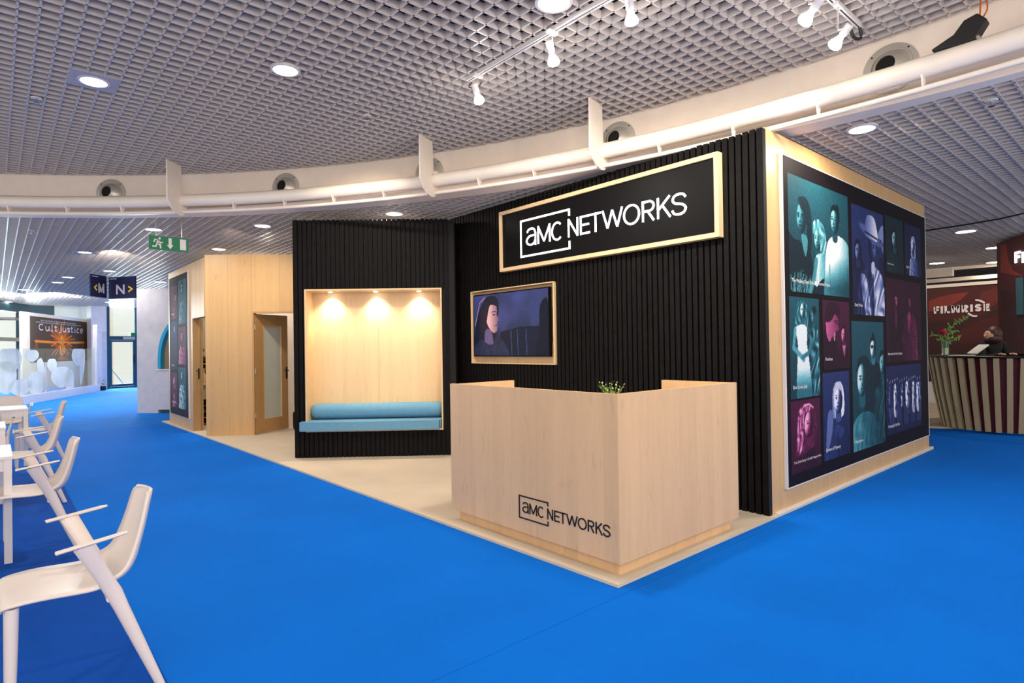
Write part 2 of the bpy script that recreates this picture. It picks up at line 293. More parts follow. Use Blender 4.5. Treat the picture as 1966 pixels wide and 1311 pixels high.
# ------------------------------------------------------------------ painter for the printed pictures: greyscale -> two-tone ramp -> vertex colours
class Paint:
    def __init__(s, w, h, res): # w, h in metres
        s.asp = w/h; s.nx = max(4, int(w/res)); s.ny = max(4, int(h/res))
        s.X, s.Y = np.meshgrid(np.linspace(0, s.asp, s.nx+1), np.linspace(0, 1, s.ny+1)); s.L = np.full(s.X.shape, .3); s.rgb = None
    def _put(s, m, L): s.L = s.L*(1-m)+L*m
    def grad(s, a, b, ang=90):
        c, d = math.cos(math.radians(ang)), math.sin(math.radians(ang)); t = s.X/s.asp*c+s.Y*d; s.L = a+(b-a)*np.clip(t, 0, 1)
    def ell(s, cx, cy, rx, ry, L, soft=.06, rot=0, shade=None, sx=-.6):
        a = math.radians(rot); x = s.X-cx; y = s.Y-cy; u = (x*math.cos(a)+y*math.sin(a))/rx; v = (-x*math.sin(a)+y*math.cos(a))/ry
        r = np.hypot(u, v); m = np.clip((1+soft-r)/(2*soft), 0, 1)
        if shade is not None:
            nz = np.sqrt(np.clip(1-r*r, 0, 1)); lam = np.clip(u*sx-v*.35+nz*.7, 0, 1); L = L*(1-shade)+L*shade*1.5*lam
        s._put(m, L)
    def blob(s, pts, L, smooth=True, tex=0, f=60, fade=None, shade=0, sx=-1):
        P = cr(pts, 5, True) if smooth else pts
        m = np.zeros(s.X.shape, bool); n = len(P)
        for i in range(n):
            x0, y0 = P[i]; x1, y1 = P[(i+1)%n]
            if y0 == y1: continue
            c = (s.Y > min(y0, y1)) & (s.Y <= max(y0, y1)); m ^= c & (s.X < x0+(s.Y-y0)*(x1-x0)/(y1-y0))
        m = m.astype(float); Lc = np.full(s.X.shape, float(L))
        if shade:
            xs = [p[0] for p in P]; c = (min(xs)+max(xs))/2; w = (max(xs)-min(xs))/2+1e-6; Lc = Lc*(1+shade*np.clip((s.X-c)/w, -1, 1)*sx)
        if tex: Lc = Lc*(1+tex*np.sin(s.X*f+3*np.sin(s.Y*9)+2*np.sin(s.X*17+s.Y*23))*np.cos(s.Y*f*.35+s.X*11))
        if fade is not None: Lc = Lc*np.clip(1-(s.Y-fade[0])/(fade[1]-fade[0]), fade[2], 1)
        s._put(m, Lc)
    def line(s, pts, w, L):
        for (x0, y0), (x1, y1) in zip(pts[:-1], pts[1:]):
            dx, dy = x1-x0, y1-y0; t = np.clip(((s.X-x0)*dx+(s.Y-y0)*dy)/(dx*dx+dy*dy+1e-9), 0, 1)
            s._put(np.clip((w-np.hypot(s.X-x0-t*dx, s.Y-y0-t*dy))/(w*.4), 0, 1), L)
    def face(s, cx, cy, r, L=.7, hair=.12, turn=0, lit=-1, style='short', glasses=False, rot=0):
        rx = r*.74; k = turn*r*.28
        if style == 'long': s.blob([(cx-r*.5,cy-r*1.05),(cx+r*.5,cy-r*1.05),(cx+r*1.0,cy-r*.2),(cx+r*.98,cy+r*.9),(cx+r*.8,cy+r*1.7),(cx-r*.8,cy+r*1.7),(cx-r*.98,cy+r*.9),(cx-r*1.0,cy-r*.2)], hair, tex=.35, f=120)
        if style == 'bob': s.blob([(cx-r*.5,cy-r*1.12),(cx+r*.5,cy-r*1.12),(cx+r*.98,cy-r*.4),(cx+r*1.02,cy+r*.9),(cx+r*.5,cy+r*1.3),(cx-r*.7,cy+r*1.3),(cx-r*1.02,cy+r*.9),(cx-r*.98,cy-r*.4)], hair, tex=.12, f=90, shade=.2, sx=lit*-1)
        if style == 'curly':
            for i in range(26):
                a = i*2.4; q = .55+.5*((i*37)%10)/10; s.ell(cx-r*.1+math.cos(a)*r*q, cy-r*.1+math.sin(a)*r*q*1.15, r*.3, r*.26, hair*(.7+.6*((i*13)%7)/7), .3)
        s.blob([(cx-rx*.5+k*.3,cy+r*.4),(cx+rx*.5+k*.3,cy+r*.4),(cx+rx*.6,cy+r*1.5),(cx-rx*.6,cy+r*1.5)], L*.62)
        s.ell(cx, cy, rx, r, L, .05, rot, .75, lit)
        if style in ('short', 'mohawk', 'long', 'bob'):
            s.blob([(cx-rx*1.02,cy-r*.1),(cx-rx*1.02,cy-r*.7),(cx-rx*.4,cy-r*1.13),(cx+rx*.4,cy-r*1.13),(cx+rx*1.02,cy-r*.7),(cx+rx*1.02,cy-r*.1),(cx+rx*.72+k*.4,cy-r*.5),(cx+k,cy-r*.72),(cx-rx*.72+k*.4,cy-r*.5)], hair, tex=.25, f=160)
        if style == 'mohawk': s.blob([(cx-rx*.3,cy-r*.7),(cx-rx*.35,cy-r*1.4),(cx+rx*.35,cy-r*1.4),(cx+rx*.3,cy-r*.7)], hair*.6)
        for e in (-1, 1):
            ex = cx+k+e*rx*.42
            if abs(ex-cx) > rx*.95: continue
            s.line([(ex-r*.16, cy-r*.24),(ex+r*.16, cy-r*.25)], r*.05, L*.28)
            s.ell(ex, cy-r*.08, r*.14, r*.075, L*.22, .4)
            s.ell(ex+r*.04, cy-r*.1, r*.03, r*.03, L*1.1, .4)
        s.line([(cx+k*1.2+lit*-.05*r, cy-r*.1),(cx+k*1.35+lit*-.08*r, cy+r*.22)], r*.055, L*.5)
        s.ell(cx+k*1.3, cy+r*.28, r*.14, r*.06, L*.45, .5)
        s.line([(cx+k-r*.22, cy+r*.52),(cx+k+r*.22, cy+r*.52)], r*.05, L*.3); s.ell(cx+k, cy+r*.6, r*.18, r*.05, L*.75, .5)
        if glasses:
            for e in (-1, 1): s.ell(cx+k+e*rx*.45, cy-r*.08, r*.28, r*.17, .04, .1)
            s.line([(cx-rx, cy-r*.14),(cx+rx, cy-r*.14)], r*.04, .04)
    def body(s, cx, top, w, L, lit=-1, bottom=1.05, tex=.05, arms=True, fade=None):
        s.blob([(cx-w*.16,top),(cx+w*.16,top),(cx+w*.42,top+w*.13),(cx+w*.52,top+w*.5),(cx+w*.5,bottom),(cx-w*.5,bottom),(cx-w*.52,top+w*.5),(cx-w*.42,top+w*.13)], L, tex=tex, f=50, shade=.4, sx=lit, fade=fade)
        if arms:
            for e in (-1, 1): s.line([(cx+e*w*.36, top+w*.45),(cx+e*w*.33, bottom)], w*.012, L*.4)
    def build(s, name, O, U, V, N, w, h, ramp, parent, matl=None, noise=.03):
        L = np.clip(s.L+rng.normal(0, noise, s.L.shape), 0, 1)
        ks = np.array([k for k, c in ramp]); cs = np.array([[v/255 for v in c] for k, c in ramp])
        col = np.stack([np.interp(L, ks, cs[:, i]) for i in range(3)], -1)
        col = np.where(col <= .04045, col/12.92, ((col+.055)/1.055)**2.4)
        nx, ny = s.nx, s.ny; uu = s.X/s.asp*w; vv = (1-s.Y)*h
        P = np.array(O)[None, None, :]+uu[..., None]*np.array(U)+vv[..., None]*np.array(V)-np.array(base_of(parent))
        idx = np.arange((nx+1)*(ny+1)).reshape(ny+1, nx+1)
        q = np.stack([idx[1:, :-1], idx[1:, 1:], idx[:-1, 1:], idx[:-1, :-1]], -1).reshape(-1, 4)
        if U.cross(V).dot(N) < 0: q = q[:, ::-1]
        me = bpy.data.meshes.new(name); me.from_pydata(P.reshape(-1, 3).tolist(), [], q.tolist()); me.materials.append(matl or PICT)
        a = me.color_attributes.new('print', 'FLOAT_COLOR', 'POINT'); a.data.foreach_set('color', np.concatenate([col.reshape(-1, 3), np.ones((col.shape[0]*col.shape[1], 1))], 1).ravel())
        o = bpy.data.objects.new(name, me); link(o); o.parent = parent; return o
R_TEAL = [(0,(10,26,34)),(.3,(28,84,98)),(.6,(96,168,178)),(.85,(206,222,222)),(1,(236,232,232))]
R_BLUE = [(0,(14,18,44)),(.3,(38,52,104)),(.6,(112,126,176)),(.85,(206,206,222)),(1,(232,228,236))]
R_MAR = [(0,(30,8,24)),(.3,(92,24,64)),(.6,(180,82,132)),(.85,(226,150,190)),(1,(244,214,226))]

X, Y, Z = V3(1,0,0), V3(0,1,0), V3(0,0,1)
exec_parts = []
# ================================================================== FLOOR
m = MB(); m.box(-3.5, 24, 2.19, 13.6, -.1, 0); flo = struct(m.build('floor', CARPET))
m = MB(); m.box(.567, 24, -3, 2.186, -.1, .001); m.build('carpet_strip', CARPET, flo)
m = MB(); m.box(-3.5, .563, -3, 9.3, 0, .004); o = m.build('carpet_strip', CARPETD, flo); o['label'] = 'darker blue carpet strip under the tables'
m = MB(); m.box(-3.5, .563, -3, 2.186, -.1, -.001); m.build('carpet_strip', CARPET, flo)
m = MB(); m.box(-3.5, 24, 13.604, 30, -.1, -.0005); m.build('carpet_strip', CARPETF, flo)
m = MB(); m.prism([(2.79,2.262),(9.42,2.262),(9.42,14),(2.60,14),(2.67,9.95)], .0015, .02); struct(m.build('floor_platform', BEIGE))

# ================================================================== CEILINGS AND RING BEAM
RC = V3(-5.7, .95, 0); RC2 = V3(-7.91, -.08, 0)
ZF, ZB, CELL, BH, BT = 3.85, 3.30, .12, .058, .014
def ringx(y, r=11.1): q = r*r-(y-RC.y)**2; return RC.x+math.sqrt(q) if q > 0 else -99
def ringy(x, r=11.1): q = r*r-(x-RC.x)**2; return RC.y+math.sqrt(q) if q > 0 else -99
def rbot(th):   # radius (about RC) of the beam's lower edge in direction th
    d = V3(math.cos(th), math.sin(th), 0); w = RC-RC2; b = w.dot(d); return -b+math.sqrt(b*b-w.dot(w)+13.32**2)
x0, y0 = -1.56, -1.56
pts = [(x0, y0)]+[(ringx(y0+(2.5-y0)*i/8, 11.3), y0+(2.5-y0)*i/8) for i in range(9)]+[(RC.x+11.3*math.cos(a), RC.y+11.3*math.sin(a)) for a in [math.radians(8.5+i*(68-8.5)/22) for i in range(23)]]+[(x0, ringy(x0, 11.3))]
m = MB(); m.prism(pts, ZF+.22, ZF+.26); ceil = struct(m.build('ceiling', PLEN))
def blade(name, a, b, z, par):
    d = Vector((b[0]-a[0], b[1]-a[1], 0)).normalized(); n = Vector((-d.y, d.x, 0))*BT/2
    mb = MB(); mb.prism([(a[0]-n.x,a[1]-n.y),(b[0]-n.x,b[1]-n.y),(b[0]+n.x,b[1]+n.y),(a[0]+n.x,a[1]+n.y)], z, z+BH); mb.build(name, LOUV, par)
GX, GY = .0145, .05
for i in range(-14, 46):
    x = GX+i*CELL
    if x < x0 or x > 5.39: continue
    ye = ringy(x, 11.06); ylo = y0
    if x > ringx(y0, 11.06): ylo = RC.y-math.sqrt(11.06**2-(x-RC.x)**2)
    if ye-ylo > .1: blade('blade', (x, ylo), (x, ye), ZF, ceil)
for j in range(-14, 90):
    y = GY+j*CELL
    if y < y0: continue
    xe = ringx(y, 11.06)
    if xe > x0+.1: blade('cross_blade', (x0, y), (xe, y), ZF, ceil)
XE, YE = 18.3, 28.9
pts = [(XE, y0), (XE, YE), (x0, YE)]+[(RC.x+11.15*math.cos(a), RC.y+11.15*math.sin(a)) for a in [math.radians(66-i*(66+11)/26) for i in range(27)]]
m = MB(); m.prism(pts, ZB+.22, ZB+.26); ceil2 = struct(m.build('ceiling', PLEN))
for i in range(-14, 154):
    x = GX+.02+i*CELL
    if x < x0: continue
    yb = max(y0, ringy(x, 11.14)) if x < 5.44 else y0
    blade('blade', (x, yb), (x, YE), ZB, ceil2)
    if 3.0 < x < 5.44:
        pass
for j in range(-14, 242):
    y = GY+.03+j*CELL
    if y < y0: continue
    xs = max(x0, ringx(y, 11.14))
    blade('cross_blade', (xs, y), (XE, y), ZB, ceil2)
# ring beam: fascia, lower lip
TH = [math.radians(-14+i*(82+14)/72) for i in range(73)]
def ringpt(th, r, z): return (RC.x+r*math.cos(th), RC.y+r*math.sin(th), z)
def sweep(prof, ths):  # prof(th) -> closed list of (r,z)
    mb = MB(); n = len(prof(ths[0])); vs = [ringpt(t, r, z) for t in ths for r, z in prof(t)]
    fs = [(i*n+j, i*n+(j+1)%n, (i+1)*n+(j+1)%n, (i+1)*n+j) for i in range(len(ths)-1) for j in range(n)]
    fs += [tuple(range(n))[::-1], tuple(range((len(ths)-1)*n, len(ths)*n))]; return mb.add(vs, fs)
ring = empty('trim_1', ringpt(math.radians(30), 11.1, 3.3)); struct(ring)
sweep(lambda t: [(11.10, 4.12), (11.10, 3.36), (11.19, 3.36), (11.19, 4.12)], TH).build('fascia', CREAM, ring, smooth=True)
sweep(lambda t: [(min(rbot(t), 11.09)-.035, 3.36), (min(rbot(t), 11.09)-.035, 3.295), (11.17, 3.295), (11.17, 3.36)], TH).build('lower_lip', CREAM, ring, smooth=True)
# pipes
pipe = thing('ring_pipe', 'thick cream pipe curving along the ring beam under the ceiling', 'pipe', ringpt(math.radians(30), 10.75, 3.3))
MB().tube([ringpt(t, 10.75, 3.412) for t in TH], .076, 18, cap=True).build('main_pipe', PIPE, pipe, smooth=True)
MB().tube([ringpt(t, 10.75, 3.262) for t in TH], .020, 10).build('small_pipe', PIPE, pipe, smooth=True)
def theta(px, py, r=10.6):
    d = ray(px, py); a = d.x**2+d.y**2; w = C0-RC; b = d.x*w.x+d.y*w.y; c = w.x**2+w.y**2-r*r
    t = (-b+math.sqrt(b*b-a*c))/a; P = C0+d*t; return math.atan2(P.y-RC.y, P.x-RC.x)
for px, py in ((-100,400),(18,400),(130,402),(235,403),(450,392),(547,388),(641,380),(738,367),(920,345),(1026,325),(1266,275),(1408,240),(1571,190),(1772,130)):
    t = theta(px, py, 10.75); e = V3(math.cos(t), math.sin(t), 0); n = V3(-e.y, e.x, 0); O = V3(*ringpt(t, 10.75, 0))
    mb = MB(); mb.slab(O, e, Z, n, [(-.05,3.36),(.05,3.36),(.02,3.275),(-.02,3.275)], .006, d0=-.006); mb.build('bracket', PIPE, pipe)
for px in ((1146, 300), (820, 350), (336, 390)):
    t = theta(*px); e = V3(math.cos(t), math.sin(t), 0); n = V3(-e.y, e.x, 0); O = V3(*ringpt(t, 10.60, 0))
    mb = MB(); mb.slab(O, e, Z, n, [(-.16,3.9),(.12,3.9),(.14,3.5),(.25,3.46),(.25,3.36),(.21,3.25),(.15,3.215),(.08,3.205),(.0,3.22),(-.08,3.27),(-.16,3.36)], .009, d0=-.009)
    h = mb.build('pipe_hanger', PIPE)
    tag(h, {1146: 'cream hanger plate nearest the lit sign, holding the ring pipe', 820: 'cream hanger plate above the slatted bench wall', 336: 'cream hanger plate above the green exit sign, far left'}[px[0]], 'bracket', 'hanger plates on the ring pipe')
# jet nozzles in the ring beam
for k, (px, py) in enumerate(((214,372),(549,352),(825,325),(1187,268),(1710,130))):
    t = theta(px, py, 11.1); e = V3(math.cos(t), math.sin(t), 0); O = V3(*ringpt(t, 11.10, 3.615))
    lab = ['round steel air nozzle furthest left in the ring beam', 'round steel air nozzle second from the left in the ring beam', 'round steel air nozzle half hidden behind the middle hanger plate', 'round steel air nozzle behind the pipe above the lit sign', 'large round steel air nozzle at right, nearest the black loudspeaker'][k]
    noz = thing('air_nozzle', lab, 'air vent', O, group='air nozzles in the ring beam')
    MB().lathe(O, -e, [(.13,.0),(.195,.0),(.195,.012),(.16,.016),(.155,.03),(.135,.032),(.13,.01)], 32).build('flange', STEEL, noz, smooth=True)
    # the nozzle cone turned down and to one side
    ax = (-e*1.0+V3(-e.y,e.x,0)*.22+Z*.10).normalized()
    MB().lathe(O-e*.0, ax, [(.155,-.01),(.15,.02),(.115,.05),(.088,.085),(.075,.09),(.073,.03)], 32).build('cone', STEEL, noz, smooth=True)
    MB().lathe(O, ax, [(.074,.03),(.074,.082),(.02,.083)], 24).build('throat', DARKHOLE, noz, smooth=True)
    for a in range(4):
        q = math.radians(45+90*a); p = O-e*.013+V3(-e.y,e.x,0)*math.cos(q)*.178+Z*math.sin(q)*.178
        MB().lathe(p, -e, [(.007,0),(.007,.004),(.004,.006)], 8).build('screw', DARKHOLE, noz)

# downlights
def downlight(px, py, z, kind, label, r=.105, e=None, warm=NEUT):
    P = onz(px, py, z)
    L = thing('downlight', label, 'ceiling light', (P.x, P.y, z), group='round downlights in the louvre ceiling')
    if kind == 'plate': MB().box(P.x-.18, P.x+.18, P.y-.18, P.y+.18, z-.004, z+.004).build('plate', LAMPG, L)
    MB().lathe((P.x,P.y,z), (0,0,-1), [(r+.022,-.01),(r+.022,.008),(r,.010),(r,.0)], 32).build('trim_ring', WHITEM, L, smooth=True)
    MB().lathe((P.x,P.y,z), (0,0,-1), [(r,-.005),(r,.0055),(r*.5,.007)], 32).build('lamp_disc', LAMP, L, smooth=True)
    if e: light('downlight_beam', 'AREA', (P.x, P.y, z-.03), e, warm, .2, target=(P.x, P.y, 0))
    return P
D = 'round white downlight '
downlight(180,156,ZF,'plate',D+'in a square grey plate, upper left', .10, 30)
downlight(548,134,ZF,'r',D+'in the front ceiling, top centre left', .10, 42, WARM)
downlight(1063,4,ZF,'r',D+'cut off by the top edge above the lamp track', .11, 50, WARM)
downlight(757,410,ZB,'r',D+'just above the slatted bench wall', .105, 30, WARM)
downlight(504,433,ZB,'r',D+'left of the slatted bench wall top', .105, 32, WARM)
downlight(420,478,ZB,'r',D+'over the wooden wall with the door', .105, 26, WARM)
downlight(295,440,ZB,'r',D+'above the green exit sign', .10, 26)
downlight(163,484,ZB,'plate',D+'in a plate left of the exit sign', .10, 26)
downlight(210,520,ZB,'r',D+'above the navy direction signs', .11, 22)
downlight(131,532,ZB,'r',D+'upper of two left of the navy signs', .12, 22)
downlight(111,542,ZB,'r',D+'lower of two left of the navy signs', .12)
downlight(50,556,ZB,'plate',D+'in a plate, far left ceiling', .13, 22)
downlight(10,579,ZB,'plate',D+'in a plate at the left picture edge', .2, 22)
downlight(148,570,ZB,'r',D+'low above the glass balustrade', .12)
downlight(211,580,ZB,'r',D+'under the navy direction signs', .15, 26)
downlight(308,541,ZB,'r',D+'close above the white booth, by the tall poster', .12, 30, WARM)
downlight(1655,247,ZB,'r',D+'right of the booth corner above the poster wall', .10, 26, WARM)
downlight(1854,444,ZB,'r',D+'right, in the middle of the far right ceiling', .14, 20, WARM)
downlight(1911,475,ZB,'r',D+'beside the maroon tower, upper one', .15, 16, WARM)
downlight(1911,503,ZB,'r',D+'beside the maroon tower, lower one', .17, 10, WARM)
downlight(1799,505,ZB,'r',D+'far back above the maroon wall', .15)

# sprinklers
for px, py, z, lab in ((70,188,ZF,'small ceiling sprinkler near the square downlight plate'), (705,222,ZF,'small ceiling sprinkler in the front ceiling, top centre'), (60,441,ZB,'small ceiling sprinkler behind the ring beam at far left'), (1903,193,ZB,'small ceiling sprinkler at far right behind the ring beam')):
    P = onz(px, py, z); s = thing('sprinkler', lab, 'sprinkler', (P.x, P.y, z), group='ceiling sprinklers')
    MB().lathe(P, (0,0,-1), [(.012,-.03),(.045,.0),(.04,.006),(.012,.008)], 16).build('rosette', WHITEM, s, smooth=True)
    MB().lathe(P, (0,0,-1), [(.01,.0),(.008,.04),(.024,.045),(.024,.048),(.004,.05)], 12).build('deflector', CHROME, s, smooth=True)

# lamp tracks with lamps
def track(a, b, label):
    T = thing('lamp_track', label, 'lamp track', ((a[0]+b[0])/2, (a[1]+b[1])/2, ZF-.035))
    d = Vector((b[0]-a[0], b[1]-a[1], 0)); L = d.length; d.normalize(); n = V3(-d.y, d.x, 0); O = V3(a[0], a[1], ZF)
    m = MB(); m.lbox(O, d, Z, n, 0, L, -.036, -.001, -.018, -.006); m.lbox(O, d, Z, n, 0, L, -.036, -.001, .006, .018); m.lbox(O, d, Z, n, 0, L, -.012, -.001, -.006, .006)
    m.build('rail', WHITEM, T); MB().lbox(O, d, Z, n, .01, L-.01, -.030, -.013, -.005, .005).build('slot', RUBBER, T)
TX = onz(898,155,ZF-.03).x; TY = onz(898,155,ZF-.03).y
TY2 = onz(1650,52,ZF-.03).y; TX2 = onz(1650,52,ZF-.03).x
track((TX, TY), (TX, 1.2), 'long white lamp track with black slot on the front ceiling')
track((TX+.6, TY2), (TX2, TY2), 'white lamp track ending beside the ring beam, upper right')
def track_lamp(px, py, plane, aim, label, e):
    P = online(px, py, *plane); d = (Vector(aim)-P).normalized()
    t = thing('track_lamp', label, 'spotlight', (P.x, P.y, P.z), group='track lamps')
    top = V3(P.x, P.y, ZF-.035)-d*0.02
    MB().box(top.x-.045, top.x+.045, top.y-.02, top.y+.02, ZF-.055, ZF-.034).build('adapter', WHITEM, t)
    back = P-d*.10
    MB().tube([top, (top.x, top.y, back.z+.02), back+Z*.01], .006, 8).build('stem', WHITEM, t, smooth=True)
    MB().lathe(P-d*.13, d, [(.024,0),(.028,.005),(.028,.07),(.02,.085)], 18).build('lamp_body', WHITEM, t, smooth=True)
    MB().lathe(P-d*.05, d, [(.018,0),(.024,.02),(.042,.05),(.047,.07),(.04,.085),(.02,.095)], 20).build('bulb', BULB, t, smooth=True)
    light('track_lamp_beam', 'SPOT', P+d*.07, e, (1,.93,.84), .03, spot=115, target=P+d*2, blend=.9)
    light('track_lamp_glow', 'POINT', P-Z*.06+d*.07, e*.035, (1,.93,.84), .05)
pl1 = ((TX, 0), (TX, 5)); pl2 = ((0, TY2), (5, TY2))
track_lamp(919,190,pl1,(4.6,4.6,1.6),'track lamp hanging furthest left, below the end of the long track',70)
track_lamp(1062,115,pl1,(4.8,3.9,1.6),'track lamp hanging from the middle of the long track',70)
xq = onz(1212,36,3.66).x
track_lamp(1212,36,((xq,0),(xq,5)),(4.8,3.2,1.4),'track lamp at the top centre right, cut by the top edge',70)
track_lamp(1549,35,pl2,(4.3,3.6,1.9),'left lamp of the pair on the short track, upper right',55)
track_lamp(1606,82,pl2,(4.9,3.3,2.2),'right lamp of the pair on the short track by the air nozzle',55)
P = onz(906,152,ZF); tag(MB().tube(cr([(P.x,P.y,ZF-.03),(P.x-.02,P.y+.02,ZF-.07),(P.x+.02,P.y-.05,ZF-.09),(P.x+.03,P.y-.10,ZF-.05)],4), .005, 8).build('track_cable', RUBBER, smooth=True), 'short black cable loop at the end of the long track', 'cable')
P = onz(1640,58,ZF); tag(MB().tube(cr([(TX2,TY2,ZF-.02),(TX2+.03,TY2,ZF-.10),(TX2-.05,TY2+.02,ZF-.12),(TX2-.1,TY2+.03,ZF-.06)],4), .012, 8).build('track_cable', RUBBER, smooth=True), 'black plug and cable loop at the end of the short track', 'cable')
# loudspeaker on the ring beam
t = theta(1850, 60, 10.75); e = V3(math.cos(t), math.sin(t), 0); n = V3(e.y, -e.x, 0); P = V3(*ringpt(t, 10.80, 3.492))
spk = thing('loudspeaker', 'small black horn loudspeaker resting on the cream pipe, upper right', 'loudspeaker', P)
m = MB(); m.slab(P, n, Z, e, [(.13,.12),(.075,.185),(.0,.165),(-.06,.09),(-.19,.035),(-.185,.02),(-.05,.005),(.06,.01)], .045, d0=-.045); m.build('horn', RUBBER, spk, bevel=.012)
MB().tube([P+n*.07+Z*.03-e*.03, P+n*.09-Z*.0-e*.04], .012, 8).build('clamp', STEEL, spk)
for k in (-1, 1): MB().tube(cr([tuple(P+n*(.09+k*.01)+Z*.16), tuple(P+n*(.10+k*.02)+Z*.24+e*.03), tuple(P+n*.08+Z*.40+e*.06)],4), .005, 6).build('cable', ORANGE, spk, smooth=True)
# black cable across the right ceiling
q = [onz(px,py,3.27) for px,py in ((1700,452),(1783,442),(1850,432),(1920,420),(1990,404))]
tag(MB().tube([tuple(v) for v in q], .012, 6).build('ceiling_cable', RUBBER, smooth=True), 'thin black cable slung under the far right ceiling', 'cable')

# ================================================================== THE BLACK AND MAPLE BOOTH: WALLS
XW = 4.80            # front face of the slats of the main wall
SP, SW, SD = .0620, .045, .030
WT = 3.238
J = V3(4.604, 6.443, 0); B1 = V3(2.986, 7.777, 0)
UB = (J-B1).normalized(); NB = V3(UB.y, -UB.x, 0)
if NB.dot(-B1) < 0: NB = -NB
# main wall: board with a hole for the screen, slats
TVY0, TVY1, TVZ0, TVZ1 = 4.745, 6.30, 1.235, 2.185
m = MB(); bx0, bx1 = XW+SD, XW+.16
m.box(bx0, bx1, 2.34, TVY0, 0, WT-.01); m.box(bx0, bx1, TVY1, 6.80, 0, WT-.01); m.box(bx0, bx1, TVY0, TVY1, 0, TVZ0); m.box(bx0, bx1, TVY0, TVY1, TVZ1, WT-.01); m.box(bx1, bx1+.02, 2.34, 6.8, 0, WT-.01)
wf = struct(m.build('wall_front', BLACKB))
SIGN = (2.66, 5.615, 2.375, 3.115)
def slat_seg(y, z0, z1):
    m = MB(); j = random.uniform(-.002, .002); m.box(XW+j, XW+SD, y, y+SW, z0, z1); m.build('slat', BLACKW, wf)
y = 2.305
while y+SW < 6.78:
    cuts = [(0, WT)]
    for (a, b, c, d) in ((SIGN[0]+.01, SIGN[1]-.01, SIGN[2]+.01, SIGN[3]-.01), (TVY0-.01, TVY1+.012, TVZ0-.005, TVZ1+.005)):
        if y+SW > a and y < b: cuts = [s for (p, q) in cuts for s in ((p, min(q, c)), (max(p, d), q)) if s[1]-s[0] > .01]
    for p, q in cuts: slat_seg(y, p+.018 if p == 0 else p, q+random.uniform(-.004, .004) if q == WT else q)
    y += SP
# corner post
m = MB(); m.box(XW+.001, XW+.05, 2.296, 2.303, .02, WT-.006); m.build('corner_board', BLACKB, wf)
# right wall of maple panels
m = MB(); m.box(4.86, 9.36, 2.325, 2.42, .0, 3.235); wr = struct(m.build('wall_right', BLACKB))
xs = [4.835, 5.02, 6.24, 7.46, 8.68, 9.37]
for a, b in zip(xs[:-1], xs[1:]): MB().box(a+.0012, b-.0012, 2.30, 2.326, .02, 3.245).build('panel', WOOD, wr)
MB().box(9.36, 9.372, 2.326, 2.42, .02, 3.24).build('panel', WOOD, wr)
struct(MB().box(4.9, 9.44, 2.268, 2.2985, .0205, .032).build('baseboard_right', WHITEM))
# bench wall
HB = 3.165; LB = (J-B1).length
NU0, NU1, NZ0, NZ1, ND = .138, 1.946, .36, 2.245, .32
m = MB(); bd = -SD
for a, b, c, d in ((.0, NU0, 0, HB-.01), (NU1, LB+.02, 0, HB-.01), (NU0, NU1, 0, NZ0), (NU0, NU1, NZ1, HB-.01)): m.lbox(B1, UB, Z, NB, a, b, c, d, bd-.46, bd)
m.lbox(B1, UB, Z, NB, NU0, NU1, NZ0, NZ1, bd-.46, bd-.40)
wbn = struct(m.build('wall_bench', BLACKB))
u = .003
while u+SW < LB-.01:
    cuts = [(0, HB)]
    if u+SW > NU0-.0 and u < NU1+.0: cuts = [(0, NZ0), (NZ1, HB)]
    for p, q in cuts: MB().lbox(B1, UB, Z, NB, u, u+SW, p+.021 if p == 0 else p, q+(random.uniform(-.003,.003) if q == HB else 0), bd, random.uniform(-.002,.002)).build('slat', BLACKW, wbn)
    u += SP
for k in range(7): MB().lbox(B1, -NB, Z, -UB, .03+k*SP, .03+k*SP+SW, .021, HB, 0, .02).build('slat', BLACKW, wbn)
# seating niche lining
ni = thing('seating_niche', 'maple lined box niche with warm lamps in the slatted bench wall', 'niche', B1+UB*1.05+Z*NZ0)
def nb(name, u0, u1, z0, z1, d0, d1, mt=WOODL): return MB().lbox(B1, UB, Z, NB, u0, u1, z0, z1, d0, d1).build(name, mt, ni)
nb('back_panel', NU0, (NU0+NU1)/2-.001, NZ0, NZ1, -ND-.015, -ND); nb('back_panel', (NU0+NU1)/2+.001, NU1, NZ0, NZ1, -ND-.015, -ND)
for a, b in ((NU0, NU0+.018), (NU1-.018, NU1)): nb('side_board', a, b, NZ0, NZ1, -ND, .012)
nb('top_board', NU0+.018, NU1-.018, NZ1-.018, NZ1, -ND, .012); nb('bottom_board', NU0+.018, NU1-.018, NZ0, NZ0+.018, -ND, .012)
for k, a in enumerate((.42, 1.03, 1.62)):
    P = B1+UB*a-NB*.21+Z*(NZ1-.018)
    s = thing('niche_lamp', ['left', 'middle', 'right'][k]+' small recessed lamp in the top of the seating niche', 'spotlight', P, group='recessed lamps in the niche')
    MB().lathe(P, (0,0,-1), [(.045,-.002),(.045,.004),(.032,.005),(.032,0)], 20).build('ring', STEEL, s, smooth=True)
    MB().lathe(P, (0,0,-1), [(.031,0),(.031,.006),(.015,.010)], 20).build('bulb', BULB, s, smooth=True)
    light('niche_beam', 'SPOT', P-Z*.02, 42, (1,.86,.66), .02, spot=105, target=P-Z*1.0-NB*.22, blend=1.0)
